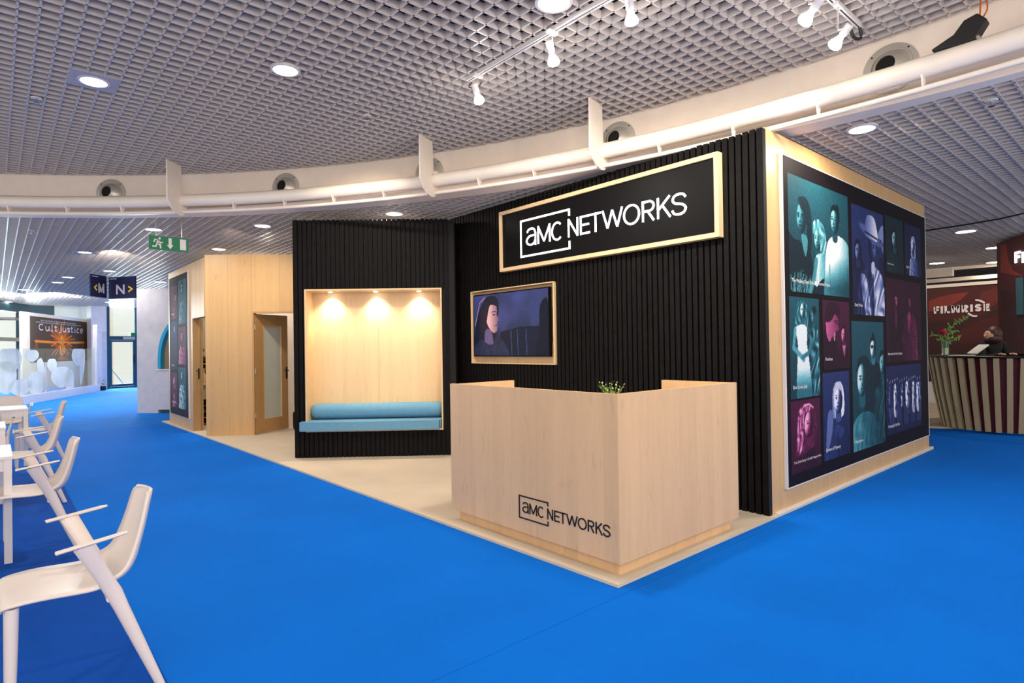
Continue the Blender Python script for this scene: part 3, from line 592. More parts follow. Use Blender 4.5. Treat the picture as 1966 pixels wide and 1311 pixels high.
# bench cushion and bolster
m = MB(); m.prism([tuple((B1+UB*a+NB*b)[:2]) for a, b in ((.085,.016),(.085,.115),(1.90,.115),(1.90,.016),(1.918,.016),(1.918,-.305),(.162,-.305),(.162,.016))], .380, .505)
tag(m.build('bench_cushion', TEAL, bevel=.028, smooth=True), 'flat blue upholstered seat cushion on the niche bench', 'cushion')
A0 = B1+UB*.17-NB*(ND-.12)+Z*.612; A1 = B1+UB*1.915-NB*(ND-.12)+Z*.612
pts = []; rr = []
n = 40
for i in range(n+1):
    k = i/n; pts.append(A0+(A1-A0)*k); e = min(k, 1-k)*1.76; rr.append(.103*min(1, .72+.28*math.sqrt(min(1, e/.035)))+ .0015*math.sin(i*2.1)*math.exp(-((k-.45)/.2)**2*3))
o = MB().tube(pts, rr, 24).build('bolster_cushion', TEAL, smooth=True); tag(o, 'long round blue bolster lying along the niche back', 'cushion')
# screen recess, part of the wall, and the television
rec = thing('screen_recess', 'shallow maple frame recess around the television', 'frame', (XW, (TVY0+TVY1)/2, TVZ0))
T1 = TVY1
for (a, b, c, d) in ((TVY0, T1, TVZ0, TVZ0+.012), (TVY0, T1, TVZ1-.012, TVZ1), (TVY0, TVY0+.012, TVZ0+.012, TVZ1-.012), (T1-.012, T1, TVZ0+.012, TVZ1-.012)):
    MB().box(XW-.012, XW+.10, a, min(b, T1), c, d).build('frame_board', WOODL, rec)
MB().box(XW+.10, XW+.115, TVY0, TVY1, TVZ0, TVZ1).build('back_board', WOODL, rec)
tv = thing('television', 'flat black television showing a dark haired woman in profile', 'television', (XW+.03, 5.53, 1.33))
MB().box(XW+.005, XW+.05, 4.835, 6.265, 1.325, 2.135).build('casing', SIGNB, tv, bevel=.004)
for yy in (4.92, 5.96): MB().box(XW+.0495, XW+.099, yy-.05, yy+.05, 1.5, 1.9).build('wall_bracket', MAGC, tv)
w, h = 1.40, .78; pa = Paint(w, h, .008); A = pa.asp
pa.grad(.34, .16, 80)
for i in range(14): pa.ell(rng.uniform(.5, A), rng.uniform(0, .5), rng.uniform(.05, .2), rng.uniform(.05, .2), rng.uniform(.24, .36), .8)
pa.blob([(.7,.62),(1.2,.55),(A+.1,.55),(A+.1,1.1),(.6,1.1)], .08, smooth=False)
for xx in (.95,1.1,1.3): pa.line([(xx,.6),(xx+.02,1)], .012, .3)
pa.blob([(1.62,.25),(A,.2),(A,1.1),(1.5,1.1),(1.6,.6)], .04)
pa.blob([(.34,.04),(.58,.04),(.66,.2),(.6,.5),(.52,.9),(.02,.95),(.04,.55),(.15,.25)], .10, tex=.4, f=90)
pa.line([(.03,.5),(.16,.12),(.3,.04)], .008, .6)
pa.blob([(.30,.6),(.46,.6),(.5,.9),(.3,.95)], .42)
pa.blob([(.38,.14),(.56,.14),(.61,.26),(.60,.33),(.645,.42),(.61,.46),(.62,.53),(.60,.6),(.52,.63),(.40,.54),(.33,.4),(.33,.24)], .62, shade=.25, sx=-1)
pa.line([(.48,.29),(.58,.28)], .010, .2); pa.ell(.53, .335, .03, .012, .12, .3); pa.line([(.54,.515),(.61,.51)], .008, .3); pa.ell(.27,.42,.035,.06,.4,.3)
pa.blob([(.3,.12),(.5,.08),(.62,.2),(.45,.17),(.38,.3),(.3,.6),(.18,.7)], .09, tex=.3, f=90)
pa.blob([(.02,.85),(.2,.74),(.34,.8),(.48,.82),(.58,.72),(.8,.8),(.86,1.1),(.0,1.1)], .2, tex=.15, f=30)
pa.build('picture', V3(XW+.004, 6.25, 1.34), -Y, Z, -X, w, h, [(0,(6,8,22)),(.2,(28,36,58)),(.36,(54,60,112)),(.5,(116,84,98)),(.65,(176,132,132)),(1,(236,226,240))], tv, SCREEN, .01)

# lit sign
sg = thing('illuminated_sign', 'long black sign with glowing white letters in a maple frame', 'sign', (XW-.03, 4.14, SIGN[2]))
y0s, y1s, z0s, z1s = SIGN; fx0, fx1 = XW-.075, XW+.028
for a, b, c, d in ((y0s, y1s, z0s, z0s+.042), (y0s, y1s, z1s-.042, z1s), (y0s, y0s+.042, z0s+.042, z1s-.042), (y1s-.042, y1s, z0s+.042, z1s-.042)):
    MB().box(fx0, fx1, a, b, c, d).build('frame_board', WOODL, sg)
MB().box(fx0+.022, fx1, y0s+.042, y1s-.042, z0s+.042, z1s-.042).build('panel', SIGNB, sg)
SX = [('a',.105,.272,.63,.208),('M',.298,.507,.632,.205),('C',.520,.700,.626,.212),('N',.780,.930,.636,.2),('E',.958,1.096,.636,.2),('T',1.100,1.250,.636,.2),('W',1.262,1.535,.636,.2),('O',1.537,1.742,.632,.206),('R',1.766,1.912,.636,.2),('K',1.940,2.096,.636,.2),('S',2.096,2.262,.632,.206)]
def logo(O, U, N, k, w, d, matl, par, dz=0):
    # O is the lower left corner of the outline box, k the scale
    for s0, s1, a, b in ((0, .81, .444-w/k, .444), (0, .81, 0, w/k), (0, w/k, w/k, .444-w/k), (.81-w/k, .81, .365, .444-w/k), (.81-w/k, .81, w/k, .09)):
        MB().lbox(O, U, Z, N, s0*k, s1*k, a*k, b*k, 0, d).build('outline_bar', matl, par)
    for ch, a, b, z, hh in SX:
        mb = MB(); letter(mb, ch, O, U, Z, N, a*k, b*k, (z-.506)*k, hh*k, w, d); mb.build('letter', matl, par)
logo(V3(fx0+.022, 5.243, 2.506), -Y, -X, 1.0, .0205, .006, NEON, sg)

# ================================================================== RECEPTION COUNTER
ct = thing('reception_counter', 'pale maple corner reception counter with black lettering', 'counter', (3.5, 3.1, .02))
PX, PY, QZ0, QZ1 = 2.86, 2.30, .11, 1.148
def cb(n, *a, mt=WOODP, **k): return MB().box(*a).build(n, mt, ct, **k)
cb('front_panel', PX, PX+.038, PY, 4.062, QZ0, QZ1); cb('side_panel', PX+.0385, 4.305, PY, PY+.038, QZ0, QZ1)
cb('end_panel', PX+.0385, 3.54, 4.024, 4.062, QZ0, QZ1-.004); cb('end_panel', 4.267, 4.305, PY+.0385, 2.956, QZ0, QZ1-.002)
cb('plinth', PX+.06, PX+.098, PY+.055, 4.03, .02, .1095); cb('plinth', PX+.0985, 4.27, PY+.055, PY+.093, .02, .1095)
cb('plinth', PX+.0985, 3.5, 3.99, 4.03, .02, .1095); cb('plinth', 4.23, 4.27, PY+.0935, 2.93, .02, .1095)
cb('shelf', PX+.0385, PX+.24, PY+.0385, 4.0235, .98, 1.0, mt=WOODL); cb('shelf', PX+.2405, 4.2665, PY+.0385, PY+.24, .98, 1.0, mt=WOODL)
cb('worktop', PX+.0385, PX+.6, PY+.0385, 4.0235, .72, .745, mt=WHITEM)
lg = V3(PX, 3.218, .210); logo(lg, -Y, -X, .375, .0095, .004, INK, ct)
# little plant behind the counter corner
pp = thing('potted_plant', 'small variegated plant peeping over the counter corner', 'plant', (3.005, 2.46, 1.0))
MB().lathe((3.005,2.46,1.0), Z, [(.035,0),(.045,.06),(.042,.062),(.038,.05)], 20).build('pot', WHITE, pp, smooth=True)
m = MB(); st = MB()
for i in range(26):
    a = rng.uniform(0, 6.28); L = rng.uniform(.06, .12); tip = V3(3.005+math.cos(a)*L*.75, 2.46+math.sin(a)*L*.75, 1.06+L*1.05+rng.uniform(0,.03)); b = V3(3.005, 2.46, 1.05)
    st.tube([b, b.lerp(tip, .6)+Z*.012, tip], .0016, 5)
    for k in range(5):
        c = b.lerp(tip, .35+k*.16)+Z*.008; d = V3(rng.uniform(-1,1), rng.uniform(-1,1), rng.uniform(-.1,.9)).normalized(); s = d.cross(Z).normalized()*.006; l = rng.uniform(.018,.03)
        m.add([c, c+d*l*.5+s, c+d*l, c+d*l*.5-s], [(0,1,2,3)])
st.build('stems', LEAF, pp); o = m.build('leaves', LEAFV, pp); o['kind'] = 'stuff'

# ================================================================== POSTER PANEL ON THE RIGHT WALL
po = thing('portrait_poster', 'very large black poster wall of eleven two-tone portraits', 'poster', (7.2, 2.27, .2))
PXA, PXB, PZA, PZB, PYF = 5.10, 9.26, .205, 3.065, 2.272
MB().box(PXA, PXB, PYF, 2.2985, PZA, PZB).build('panel', POSTK, po)
for a in ((PXA-.016, PXA, PYF-.002, 2.2985, PZA-.01, PZB+.01), (PXB, PXB+.016, PYF-.002, 2.2985, PZA-.01, PZB+.01), (PXA, PXB, PYF-.002, 2.2985, PZB, PZB+.01), (PXA, PXB, PYF-.002, 2.2985, PZA-.01, PZA)): MB().box(*a).build('edge_strip', WHITEM, po)
TO = lambda x, z: V3(x, PYF-.0015, z)
def tile(x0, x1, z0, z1, fn, ramp, cap, cs=.046):
    w, h = x1-x0, z1-z0; p = Paint(w, h, .0085); p.grad(.36, .22, 95); fn(p, p.asp); p.L = np.clip(p.L, 0, 1)**1.35; o = p.build('picture', TO(x0, z0), X, Z, -Y, w, h, ramp, po)
    if cap: text(cap, cs, V3(x0+.05, PYF-.0022, z0+.085), X, Z, -Y, .0, WGLYPH, po, 'caption')
def f_trio(p, A):
    p.blob([(-.1,.5),(.12,.55),(.3,.55),(.45,.66),(.5,1.1),(-.1,1.1)], .05, tex=.2)
    p.face(.26,.35,.13,.45,.06,-.6,-1,'none'); p.blob([(.2,.18),(.36,.16),(.46,.28),(.46,.6),(.36,.62),(.36,.36),(.24,.26)], .1, tex=.7, f=85); p.blob([(.25,.5),(.38,.52),(.33,.68)], .55)
    p.face(.60,.5,.105,.55,.6,-.5,-1,'none'); p.blob([(.5,.36),(.62,.32),(.76,.4),(.8,.62),(.82,.9),(.72,.9),(.66,.62),(.6,.42),(.5,.46)], .62, tex=.3, f=55)
    p.body(.68,.63,.34,.72,-1,.92); p.line([(.56,.7),(.5,.86),(.42,.98)], .045, .55); p.blob([(.6,.9),(.8,.86),(.88,1.1),(.5,1.1)], .1)
    p.body(1.08,.43,.62,.95,-1,1.1,tex=.02,fade=(.6,1.15,.4)); p.face(1.0,.28,.13,.55,.07,-.7,-1,'short'); p.blob([(1.04,.12),(1.10,.14),(1.12,.26),(1.09,.3),(1.06,.24)], .07)
    for i in range(40): x = rng.uniform(.02,.45); p.line([(x,1.0),(x+rng.uniform(-.04,.04),rng.uniform(.8,.95))], .004, .6)
def f_bride(p, A):
    p.body(A*.7,.26,A*.5,.35,1,1.05,tex=.7); p.face(A*.72,.19,.07,.45,.4,-.3,1,'none'); p.ell(A*.83,.12,.05,.04,.08,.4)
    p.blob([(A*.25,.08),(A*.45,.03),(A*.6,.1),(A*.62,.28),(A*.5,.4),(A*.18,.36)], .45, tex=.5, f=90)
    p.face(A*.44,.13,.075,.68,.5,.1,-1,'none'); p.blob([(A*.2,.3),(A*.55,.29),(A*.56,.48),(A*.62,.62),(A*.7,1.05),(A*.22,1.05),(A*.24,.62),(A*.26,.46)], .93, fade=(.7,1.15,.5))
    p.line([(A*.18,.32),(A*.12,.5),(A*.45,.62)], .035, .62); p.line([(A*.75,.42),(A*.6,.56),(A*.4,.6)], .03, .5)
def f_men(p, A):
    p.L *= .75; p.blob([(.05,.42),(.3,.5),(.5,.62),(.6,1.1),(-.1,1.1),(-.1,.6)], .06)
    p.blob([(.12,.3),(.2,.22),(.42,.2),(.56,.24),(.56,.34),(.6,.42),(.44,.46),(.42,.58),(.34,.52),(.24,.6),(.14,.5)], .6, shade=.2); p.blob([(.1,.3),(.16,.06),(.45,.02),(.64,.12),(.6,.26),(.45,.2),(.3,.3)], .12)
    p.line([(.42,.3),(.54,.29)], .012, .12); p.ell(.5,.33,.03,.015,.1,.3); p.line([(.44,.46),(.42,.58)], .012, .95)
    p.body(.78,.66,.4,.08,-1,1.1); p.face(.78,.5,.13,.62,.1,-.4,-1,'short'); p.blob([(.72,.66),(.84,.66),(.79,.86)], .75, smooth=False); p.line([(.79,.7),(.79,.85)], .012, .1)
def f_curl(p, A):
    p.L *= .8; p.body(.45,.66,.8,.14,-1,1.1,tex=.4); p.blob([(.2,.3),(.32,.09),(.58,.05),(.8,.16),(.86,.4),(.78,.62),(.7,.7),(.16,.78),(.18,.5)], .34, tex=.35, f=46)
    p.face(.58,.36,.19,.66,.3,.5,-1,'none',rot=8); p.blob([(.26,.16),(.45,.06),(.66,.08),(.62,.16),(.46,.2),(.42,.4),(.4,.6),(.3,.74),(.2,.74),(.2,.4)], .62, tex=.5, f=52); p.line([(.3,.2),(.42,.09),(.6,.07),(.74,.13)], .012, .9); p.line([(.25,.3),(.24,.6)], .01, .85)
def f_wig(p, A):
    p.body(.42,.6,.72,.3,-1,1.1,tex=.1); p.blob([(.38,.62),(.5,.64),(.62,.7),(.5,.78),(.34,.72)], .42); p.face(.45,.32,.17,.78,.86,-.1,-1,'bob'); p.blob([(.13,.5),(.25,.44),(.28,.6),(.2,.8),(.08,.9)], .6)
    p.line([(.42,.72),(.44,1.05)], .02, .08)
def f_hat(p, A):
    p.body(.85,.42,.4,.12,-1,1.1,tex=.5,arms=False); p.face(.86,.31,.1,.5,.1,-.2,-1,'none'); p.blob([(.7,.24),(.78,.12),(.92,.12),(1.0,.26)], .7)
    p.body(.15,.48,.36,.12,-1,1.1,tex=.5); p.face(.15,.42,.095,.5,.06,.2,-1,'long')
    p.body(.5,.55,.74,.36,1,1.1,tex=.7); p.blob([(.5,.56),(.62,.54),(.8,.66),(.86,1.1),(.58,1.1),(.55,.8)], .78, tex=.3, f=40); p.blob([(.24,.62),(.38,.7),(.46,1.05),(.36,1.05),(.24,.8)], .7, tex=.3)
    p.face(.52,.36,.13,.42,.1,0,1,'none'); p.blob([(.5,.5),(.58,.5),(.56,.64),(.5,.6)], .85); p.ell(.5,.24,.33,.05,.55,.15,14); p.blob([(.33,.24),(.38,.08),(.46,.05),(.54,.05),(.62,.1),(.68,.27),(.5,.27)], .78, shade=.3, sx=1); p.line([(.34,.22),(.67,.26)], .012, .2)
    p.line([(.53,.62),(.53,.75)], .02, .3)
def f_three(p, A):
    p.body(.48,.33,.42,.12,-1,1.1); p.face(.46,.21,.085,.82,.1,.2,-1,'mohawk',glasses=True)
    p.body(.72,.5,.55,.32,1,1.1,tex=.5); p.face(.68,.34,.095,.55,.08,.2,-1,'short')
    p.body(.26,.72,.62,.46,-1,1.1,tex=.15); p.blob([(.1,.35),(.3,.27),(.42,.4),(.4,.62),(.3,.5)], .12, tex=.9, f=110); p.face(.2,.46,.13,.66,.12,.2,-1,'none'); p.blob([(.08,.4),(.14,.29),(.3,.28),(.34,.4),(.2,.33)], .14, tex=.6, f=110)
def f_dark(p, A):
    p.L *= .5; p.body(A*.5,.58,.7,.16,-1,1.1,tex=.5); p.face(A*.5,.38,.17,.62,.05,.2,-1,'long')
def f_blond(p, A):
    p.L *= .5; p.body(A*.55,.62,.55,.55,-1,1.1,tex=.3); p.face(A*.52,.38,.15,.72,.72,0,-1,'long')
def f_suits(p, A):
    p.L *= .45; p.body(.38,.4,.42,.05,-1,1.1); p.face(.36,.27,.085,.5,.04,.4,1,'short'); p.blob([(.33,.42),(.42,.42),(.36,.62)], .4)
    p.body(.92,.42,.52,.3,1,1.1,tex=.25); p.face(.88,.27,.09,.4,.04,-.4,1,'short'); p.blob([(.82,.42),(.94,.42),(.87,.66)], .55); p.line([(.88,.5),(.92,1)], .012, .08); p.ell(.62,.72,.05,.06,.3,.3)
    for i in range(9): p.line([(1.1+.005*i,.62+i*.045),(1.14+.004*i,.63+i*.045)], .008, .55)
def f_crowd(p, A):
    p.L *= .7
    for i in range(15):
        x = .08+i*(A-.12)/14.2; h = .2+.05*((i*7)%4)/4; l = [.25,.4,.15,.85,.3,.2,.5,.12][i%8]
        if i in (8, 13): l = .92
        p.face(x, h, .035, .6, .1+.3*((i*5)%3)/3, 0, -1, 'long' if i%2 else 'short'); p.body(x, h+.06, .14, l, -1, .62+.1*((i*3)%2), tex=.6)
        for e in (-.025, .025): p.line([(x+e,.62),(x+e*1.1,.9)], .012, .5 if i%3 else .15)
tile(5.19, 6.565, 1.895, 2.925, f_trio, R_TEAL, 'The Walking Dead: Rick & Michonne Project')
tile(5.175, 5.80, .955, 1.85, f_bride, R_TEAL, 'Brat Loves Judy')
tile(5.88, 6.55, 1.185, 1.848, f_men, R_MAR, 'Pantheon')
tile(5.165, 5.785, .305, .935, f_curl, R_MAR, "True Crime Story: It Couldn't Happen Here", .032)
tile(5.85, 6.51, .325, 1.155, f_wig, R_BLUE, 'Queens of Mystery')
tile(6.655, 7.625, 1.73, 2.88, f_hat, R_BLUE, 'Dark Winds')
tile(6.60, 7.56, .315, 1.66, f_three, R_TEAL, 'Moonhaven')
tile(7.69, 8.33, 2.25, 2.90, f_dark, [(k, tuple(int(v*.85) for v in c)) for k, c in R_TEAL], 'True Crime Series', .03)
tile(8.385, 9.05, 2.262, 2.895, f_blond, R_BLUE, 'Ragdoll', .04)
tile(7.65, 9.0, 1.20, 2.18, f_suits, R_MAR, 'Interview with the Vampire')
tile(7.61, 8.94, .37, 1.158, f_crowd, R_BLUE, 'Growing Up Hip Hop')
# ================================================================== LEFT MAPLE WALLS WITH THE TWO DOORWAYS
K = V3(2.69, 10.90, 0); D2 = V3(.79, -.614, 0).normalized(); N2 = V3(-.614, -.79, 0).normalized()
m = MB(); m.box(2.692, 2.80, 11.75, 13.62, 0, 3.02); m.box(2.692, 2.80, 10.93, 11.75, 2.05, 3.02)
wl = struct(m.build('wall_left', BLACKB))
for a, b, c, d in ((12.46, 13.63, .02, 3.03), (11.752, 12.458, .02, 3.03), (10.93, 11.748, 2.052, 3.03)): MB().box(2.672, 2.6915, a, b, c, d).build('panel', WOOD, wl)
MB().box(2.672, 2.80, 11.735, 11.7495, .02, 2.05).build('jamb', WOODD, wl); MB().box(2.672, 2.80, 10.93, 11.735, 2.035, 2.0495).build('jamb', WOODD, wl)
MB().box(2.672, 2.80, 13.62, 13.64, .02, 3.03).build('panel', WOOD, wl)
m = MB()
DU0, DU1, DZ = .755, 1.66, 2.10
m.lbox(K, D2, Z, N2, .0, DU0, 0, 3.06, -.12, -.021); m.lbox(K, D2, Z, N2, DU0, DU1, DZ, 3.06, -.12, -.021); m.lbox(K, D2, Z, N2, DU1, 2.3, 0, 3.06, -.12, -.021)
wd = struct(m.build('wall_doors', BLACKB))
for a, b, c, d in ((-.012, .36, .02, 3.075), (.362, DU0-.002, .02, 3.075), (DU0, 1.22, DZ+.002, 3.075), (1.222, DU1, DZ+.002, 3.075), (DU1+.002, 2.3, .02, 3.075)):
    MB().lbox(K, D2, Z, N2, a, b, c, d, -.0205, 0).build('panel', WOOD, wd)
for a, b, c, d in ((DU0-.002, DU0+.03, .02, DZ), (DU1-.02, DU1, .02, DZ), (DU0+.03, DU1-.02, DZ-.02, DZ)): MB().lbox(K, D2, Z, N2, a, b, c, d, -.12, .004).build('jamb', WOODD, wd)
# door leaf with frosted pane, ajar
dl = struct(empty('door_1', K+D2*(DU0+.035)-N2*.03+Z*.025)); H = K+D2*(DU0+.04)-N2*.035
E1 = onz(560, 823); dd = (V3(E1.x, E1.y, 0)-H); LW = .80; dd.normalize(); dn = V3(dd.y, -dd.x, 0)
if dn.dot(-H) < 0: dn = -dn
zt = 2.07
for nme, a, b, c, d in (('stile', 0, .20, .03, zt), ('stile', LW-.16, LW, .03, zt), ('rail', .20, LW-.16, .03, .26), ('rail', .20, LW-.16, zt-.20, zt)):
    MB().lbox(H, dd, Z, dn, a, b, c, d, -.04, 0).build(nme, WOODD, dl)
MB().lbox(H, dd, Z, dn, .20, LW-.16, .26, zt-.20, -.026, -.014).build('pane', FROST, dl)
for a, b, c, d in ((.20,.21,.26,zt-.2),(LW-.17,LW-.16,.26,zt-.2),(.21,LW-.17,.26,.27),(.21,LW-.17,zt-.21,zt-.2)): MB().lbox(H, dd, Z, dn, a, b, c, d, -.013, .002).build('glazing_bead', WOODL, dl)
O = H+dd*(LW-.04)
hd = MB().lbox(O, dd, Z, dn, -.018, .018, .93, 1.14, .0, .008).build('handle', RUBBER, dl)
MB().tube([O+Z*1.08+dn*.008, O+Z*1.08+dn*.05, O+Z*1.08+dn*.052-dd*.11], .009, 8).build('lever', RUBBER, hd)
MB().tube([O+Z*1.08-dn*.04, O+Z*1.08-dn*.09, O+Z*1.08-dn*.092-dd*.11], .009, 8).build('lever', RUBBER, hd)
for z in (.3, 1.05, 1.8): MB().tube([H+dn*.006-dd*.012+Z*z, H+dn*.006-dd*.012+Z*(z+.09)], .008, 8).build('hinge', STEEL, dl)
# second door leaf, opened right back behind the wall
d2 = struct(empty('door_2', (2.83, 12.1, .025)))
MB().box(2.806, 2.846, 11.752, 12.48, .03, 2.03).build('leaf', WOODD, d2)
h2 = MB().box(2.757, 2.781, 11.728, 11.7345, .95, 1.14).build('handle', RUBBER, d2); MB().tube([(2.769,11.73,1.10),(2.769,11.70,1.10),(2.72,11.698,1.10)], .009, 8).build('lever', RUBBER, h2)
# tall poster on the left wall
lp = thing('tall_poster', 'tall narrow black poster of six portraits on the far wooden wall', 'poster', (2.65, 12.7, .2))
MB().box(2.646, 2.6715, 11.945, 13.42, .235, 2.90).build('panel', POSTK, lp)
for a in ((2.644,2.6715,11.93,11.945,.225,2.91),(2.644,2.6715,13.42,13.435,.225,2.91)): MB().box(*a).build('edge_strip', WHITEM, lp)
def ltile(y0, y1, z0, z1, fn, ramp, cap):
    w, h = y1-y0, z1-z0; p = Paint(w, h, .014); p.grad(.36, .22, 95); fn(p, p.asp); p.L = np.clip(p.L, 0, 1)**1.25; p.build('picture', V3(2.6445, y1, z0), -Y, Z, -X, w, h, ramp, lp)
    text(cap, .05, V3(2.6438, y1-.05, z0+.08), -Y, Z, -X, 0, WGLYPH, lp, 'caption')
def g1(p, A): p.L *= .7; p.body(A*.55,.6,.35,.35,-1,1.1,tex=.5); p.face(A*.6,.38,.13,.55,.08,-.3,1,'short')
def g2(p, A): p.body(A*.5,.5,.6,.4,-1,1.1,tex=.4); p.face(A*.5,.2,.14,.5,.08,0,-1,'mohawk',glasses=True)
def g3(p, A): p.L *= .6; p.body(A*.45,.28,.5,.12,-1,1.1,tex=.5); p.face(A*.5,.17,.09,.6,.12,.3,1,'short')
def g4(p, A): p.body(A*.5,.5,.75,.55,-1,1.1,tex=.5); p.face(A*.5,.27,.16,.6,.1,-.3,-1,'long')
def g5(p, A): p.body(A*.5,.6,.3,.5,-1,1.1,tex=.6); p.face(A*.5,.25,.13,.8,.5,0,-1,'long')
def g6(p, A): p.body(A*.5,.42,.6,.62,-1,1.1,tex=.7); p.face(A*.5,.2,.13,.6,.3,.2,-1,'short')
ltile(12.735,13.27,2.085,2.73,g1,R_MAR,'First Love'); ltile(12.035,12.655,1.97,2.79,g2,R_TEAL,'Orphan')
ltile(12.765,13.30,1.09,2.04,g3,R_BLUE,'Dark Hour'); ltile(12.085,12.665,1.21,1.91,g4,R_MAR,'Kin')
ltile(12.81,13.30,.37,1.04,g5,R_MAR,'The North Water'); ltile(12.115,12.70,.375,1.148,g6,R_TEAL,'Spy City')
# room behind: back wall, shelf unit with machine and bottles
struct(MB().prism([(4.0,12.3),(5.6,10.9),(5.7,11.0),(4.1,12.4)], .02, 2.9).build('wall_inner', CREAM))
struct(MB().prism([(2.82,12.95),(4.1,12.95),(4.1,13.05),(2.82,13.05)], .02, 2.9).build('wall_store', GREYW))
bc = thing('bar_cabinet', 'low cabinet with a bottle rack seen through the narrow doorway', 'cabinet', (3.35, 12.7, .02))
cx0, cx1, cy0, cy1 = 2.90, 3.85, 12.50, 12.92
MB().box(cx0, cx1, cy0-.02, cy1, .80, .835).build('worktop', WHITEM, bc); MB().box(cx0, cx1, cy0+.02, cy1, .52, .7995).build('drawer', GREYW, bc)
MB().box(cx0, cx1, cy1-.02, cy1, .02, .5195).build('back_board', RUBBER, bc)
for xx in (cx0, 3.20, 3.50, cx1-.02): MB().box(xx, xx+.02, cy0+.02, cy1-.021, .02, .5195).build('divider', RUBBER, bc)
for k in range(4):
    for q in range(3):
        xx = 2.97+q*.075; zz = .09+k*.115; b = MB().lathe((xx, cy0+.05, zz), Y, [(.012,0),(.014,.08),(.034,.13),(.034,.3)], 12).build('bottle', RUBBER if (k+q)%3 else CHROME, smooth=True)
        tag(b, 'bottle lying '+['bottom','second','third','top'][k]+' in the '+['left','middle','right'][q]+' column of the low rack', 'bottle', 'bottles lying in the rack')
    MB().box(cx0+.021, 3.199, cy0+.03, cy1-.03, .045+k*.115, .053+k*.115).build('rack_shelf', WOODD, bc)
cm = thing('coffee_machine', 'black coffee machine on the cabinet beyond the narrow doorway', 'coffee machine', (3.1, 12.75, .836))
MB().box(2.95, 3.25, 12.66, 12.90, .836, 1.16).build('body', RUBBER, cm, bevel=.01); MB().box(2.95, 3.25, 12.60, 12.90, 1.165, 1.26).build('head', SIGNB, cm, bevel=.01); MB().box(3.0, 3.16, 12.585, 12.5995, 1.19, 1.215).build('buttons', CHROME, cm)
for k, (xx, yy, c, lab) in enumerate(((3.055,12.56,WOODL,'pale labelled bottle in front of the coffee machine'),(2.99,12.59,REDF,'bottle with a red cap in front of the coffee machine'))):
    b = thing('bottle', lab, 'bottle', (xx, yy, .836), group='bottles by the coffee machine')
    MB().lathe((xx,yy,.836), Z, [(.03,0),(.032,.01),(.032,.15),(.012,.2),(.011,.25)], 14).build('body', c if k == 0 else RUBBER, b, smooth=True); MB().lathe((xx,yy,1.087), Z, [(.013,0),(.013,.03)], 12).build('cap', c, b)
sh = thing('wall_shelf', 'maple shelf with small glasses above the coffee machine', 'shelf', (3.3, 12.85, 1.34)); MB().box(2.92, 3.8, 12.72, 12.94, 1.34, 1.365).build('board', WOODD, sh)
for xx in (2.96, 3.7): MB().box(xx, xx+.02, 12.76, 12.94, 1.25, 1.339).build('bracket', WOODD, sh)
for k in range(3):
    xx = 3.0+k*.09; g = MB().lathe((xx,12.8,1.3655), Z, [(.03,0),(.03,.004),(.005,.01),(.005,.06),(.03,.08),(.034,.13)], 14).build('drinking_glass', CHROME, smooth=True); tag(g, ['leftmost','middle','rightmost'][k]+' stemmed glass on the shelf above the coffee machine', 'glass', 'glasses on the back room shelf')
wm = MB().lathe((4.15, 10.62, .02), Z, [(.10,0),(.11,.04),(.11,.30),(.05,.34),(.05,.38)], 18).build('waste_bin', RUBBER, smooth=True); tag(wm, 'black bin standing behind the half open door', 'bin')

# ================================================================== SIGNS HANGING LEFT
P0 = online(286, 451, (0, 9.15), (5, 9.15)); P1 = online(362, 486, (0, 9.15), (5, 9.15)); SWD, SHT = P1.x-P0.x, .185
O = V3(P0.x, 9.15, P0.z-.19+.005)
es = thing('exit_sign', 'green emergency exit sign with running figure, arrow and door', 'sign', O)
MB().box(O.x, O.x+SWD, 9.15, 9.18, O.z, O.z+SHT).build('panel', GREEN, es)
for xx in (.08, SWD-.08): MB().tube([(O.x+xx, 9.165, O.z+SHT), (O.x+xx, 9.165, ZB+.02)], .004, 6).build('hanging_wire', STEEL, es)
def sg_poly(poly, n='pictogram', y=9.149): MB().slab(V3(O.x, y, O.z), X, Z, -Y, [(a*SHT, b*SHT) for a, b in poly], .002).build(n, WGLYPH, es)
fk = SWD/SHT
sg_poly([(fk*.78,.10),(fk*.935,.10),(fk*.935,.90),(fk*.78,.90)], 'door_symbol')
ax = fk*.525; sg_poly([(ax-.1,.9),(ax+.1,.9),(ax+.1,.4),(ax+.21,.4),(ax,.1),(ax-.21,.4),(ax-.1,.4)], 'arrow')
fx = fk*.2
MB().slab(V3(O.x, 9.149, O.z), X, Z, -Y, [((fx+.16+.075*math.cos(a))*SHT, (.83+.085*math.sin(a))*SHT) for a in [i*math.pi/7 for i in range(14)]], .002).build('figure_head', WGLYPH, es)
mf = MB()
for pl, w in (([(fx+.08,.72),(fx+.0,.42)],.15), ([(fx+.02,.44),(fx+.2,.36),(fx+.22,.1)],.1), ([(fx-.0,.44),(fx-.1,.22),(fx-.32,.24)],.1), ([(fx+.1,.68),(fx+.2,.5),(fx+.36,.56)],.08), ([(fx+.06,.72),(fx-.14,.72),(fx-.22,.52)],.08)): mf.strip([(a*SHT, b*SHT) for a, b in pl], V3(O.x, 9.149, O.z), X, Z, -Y, w*SHT, .002)
mf.build('figure_body', WGLYPH, es)
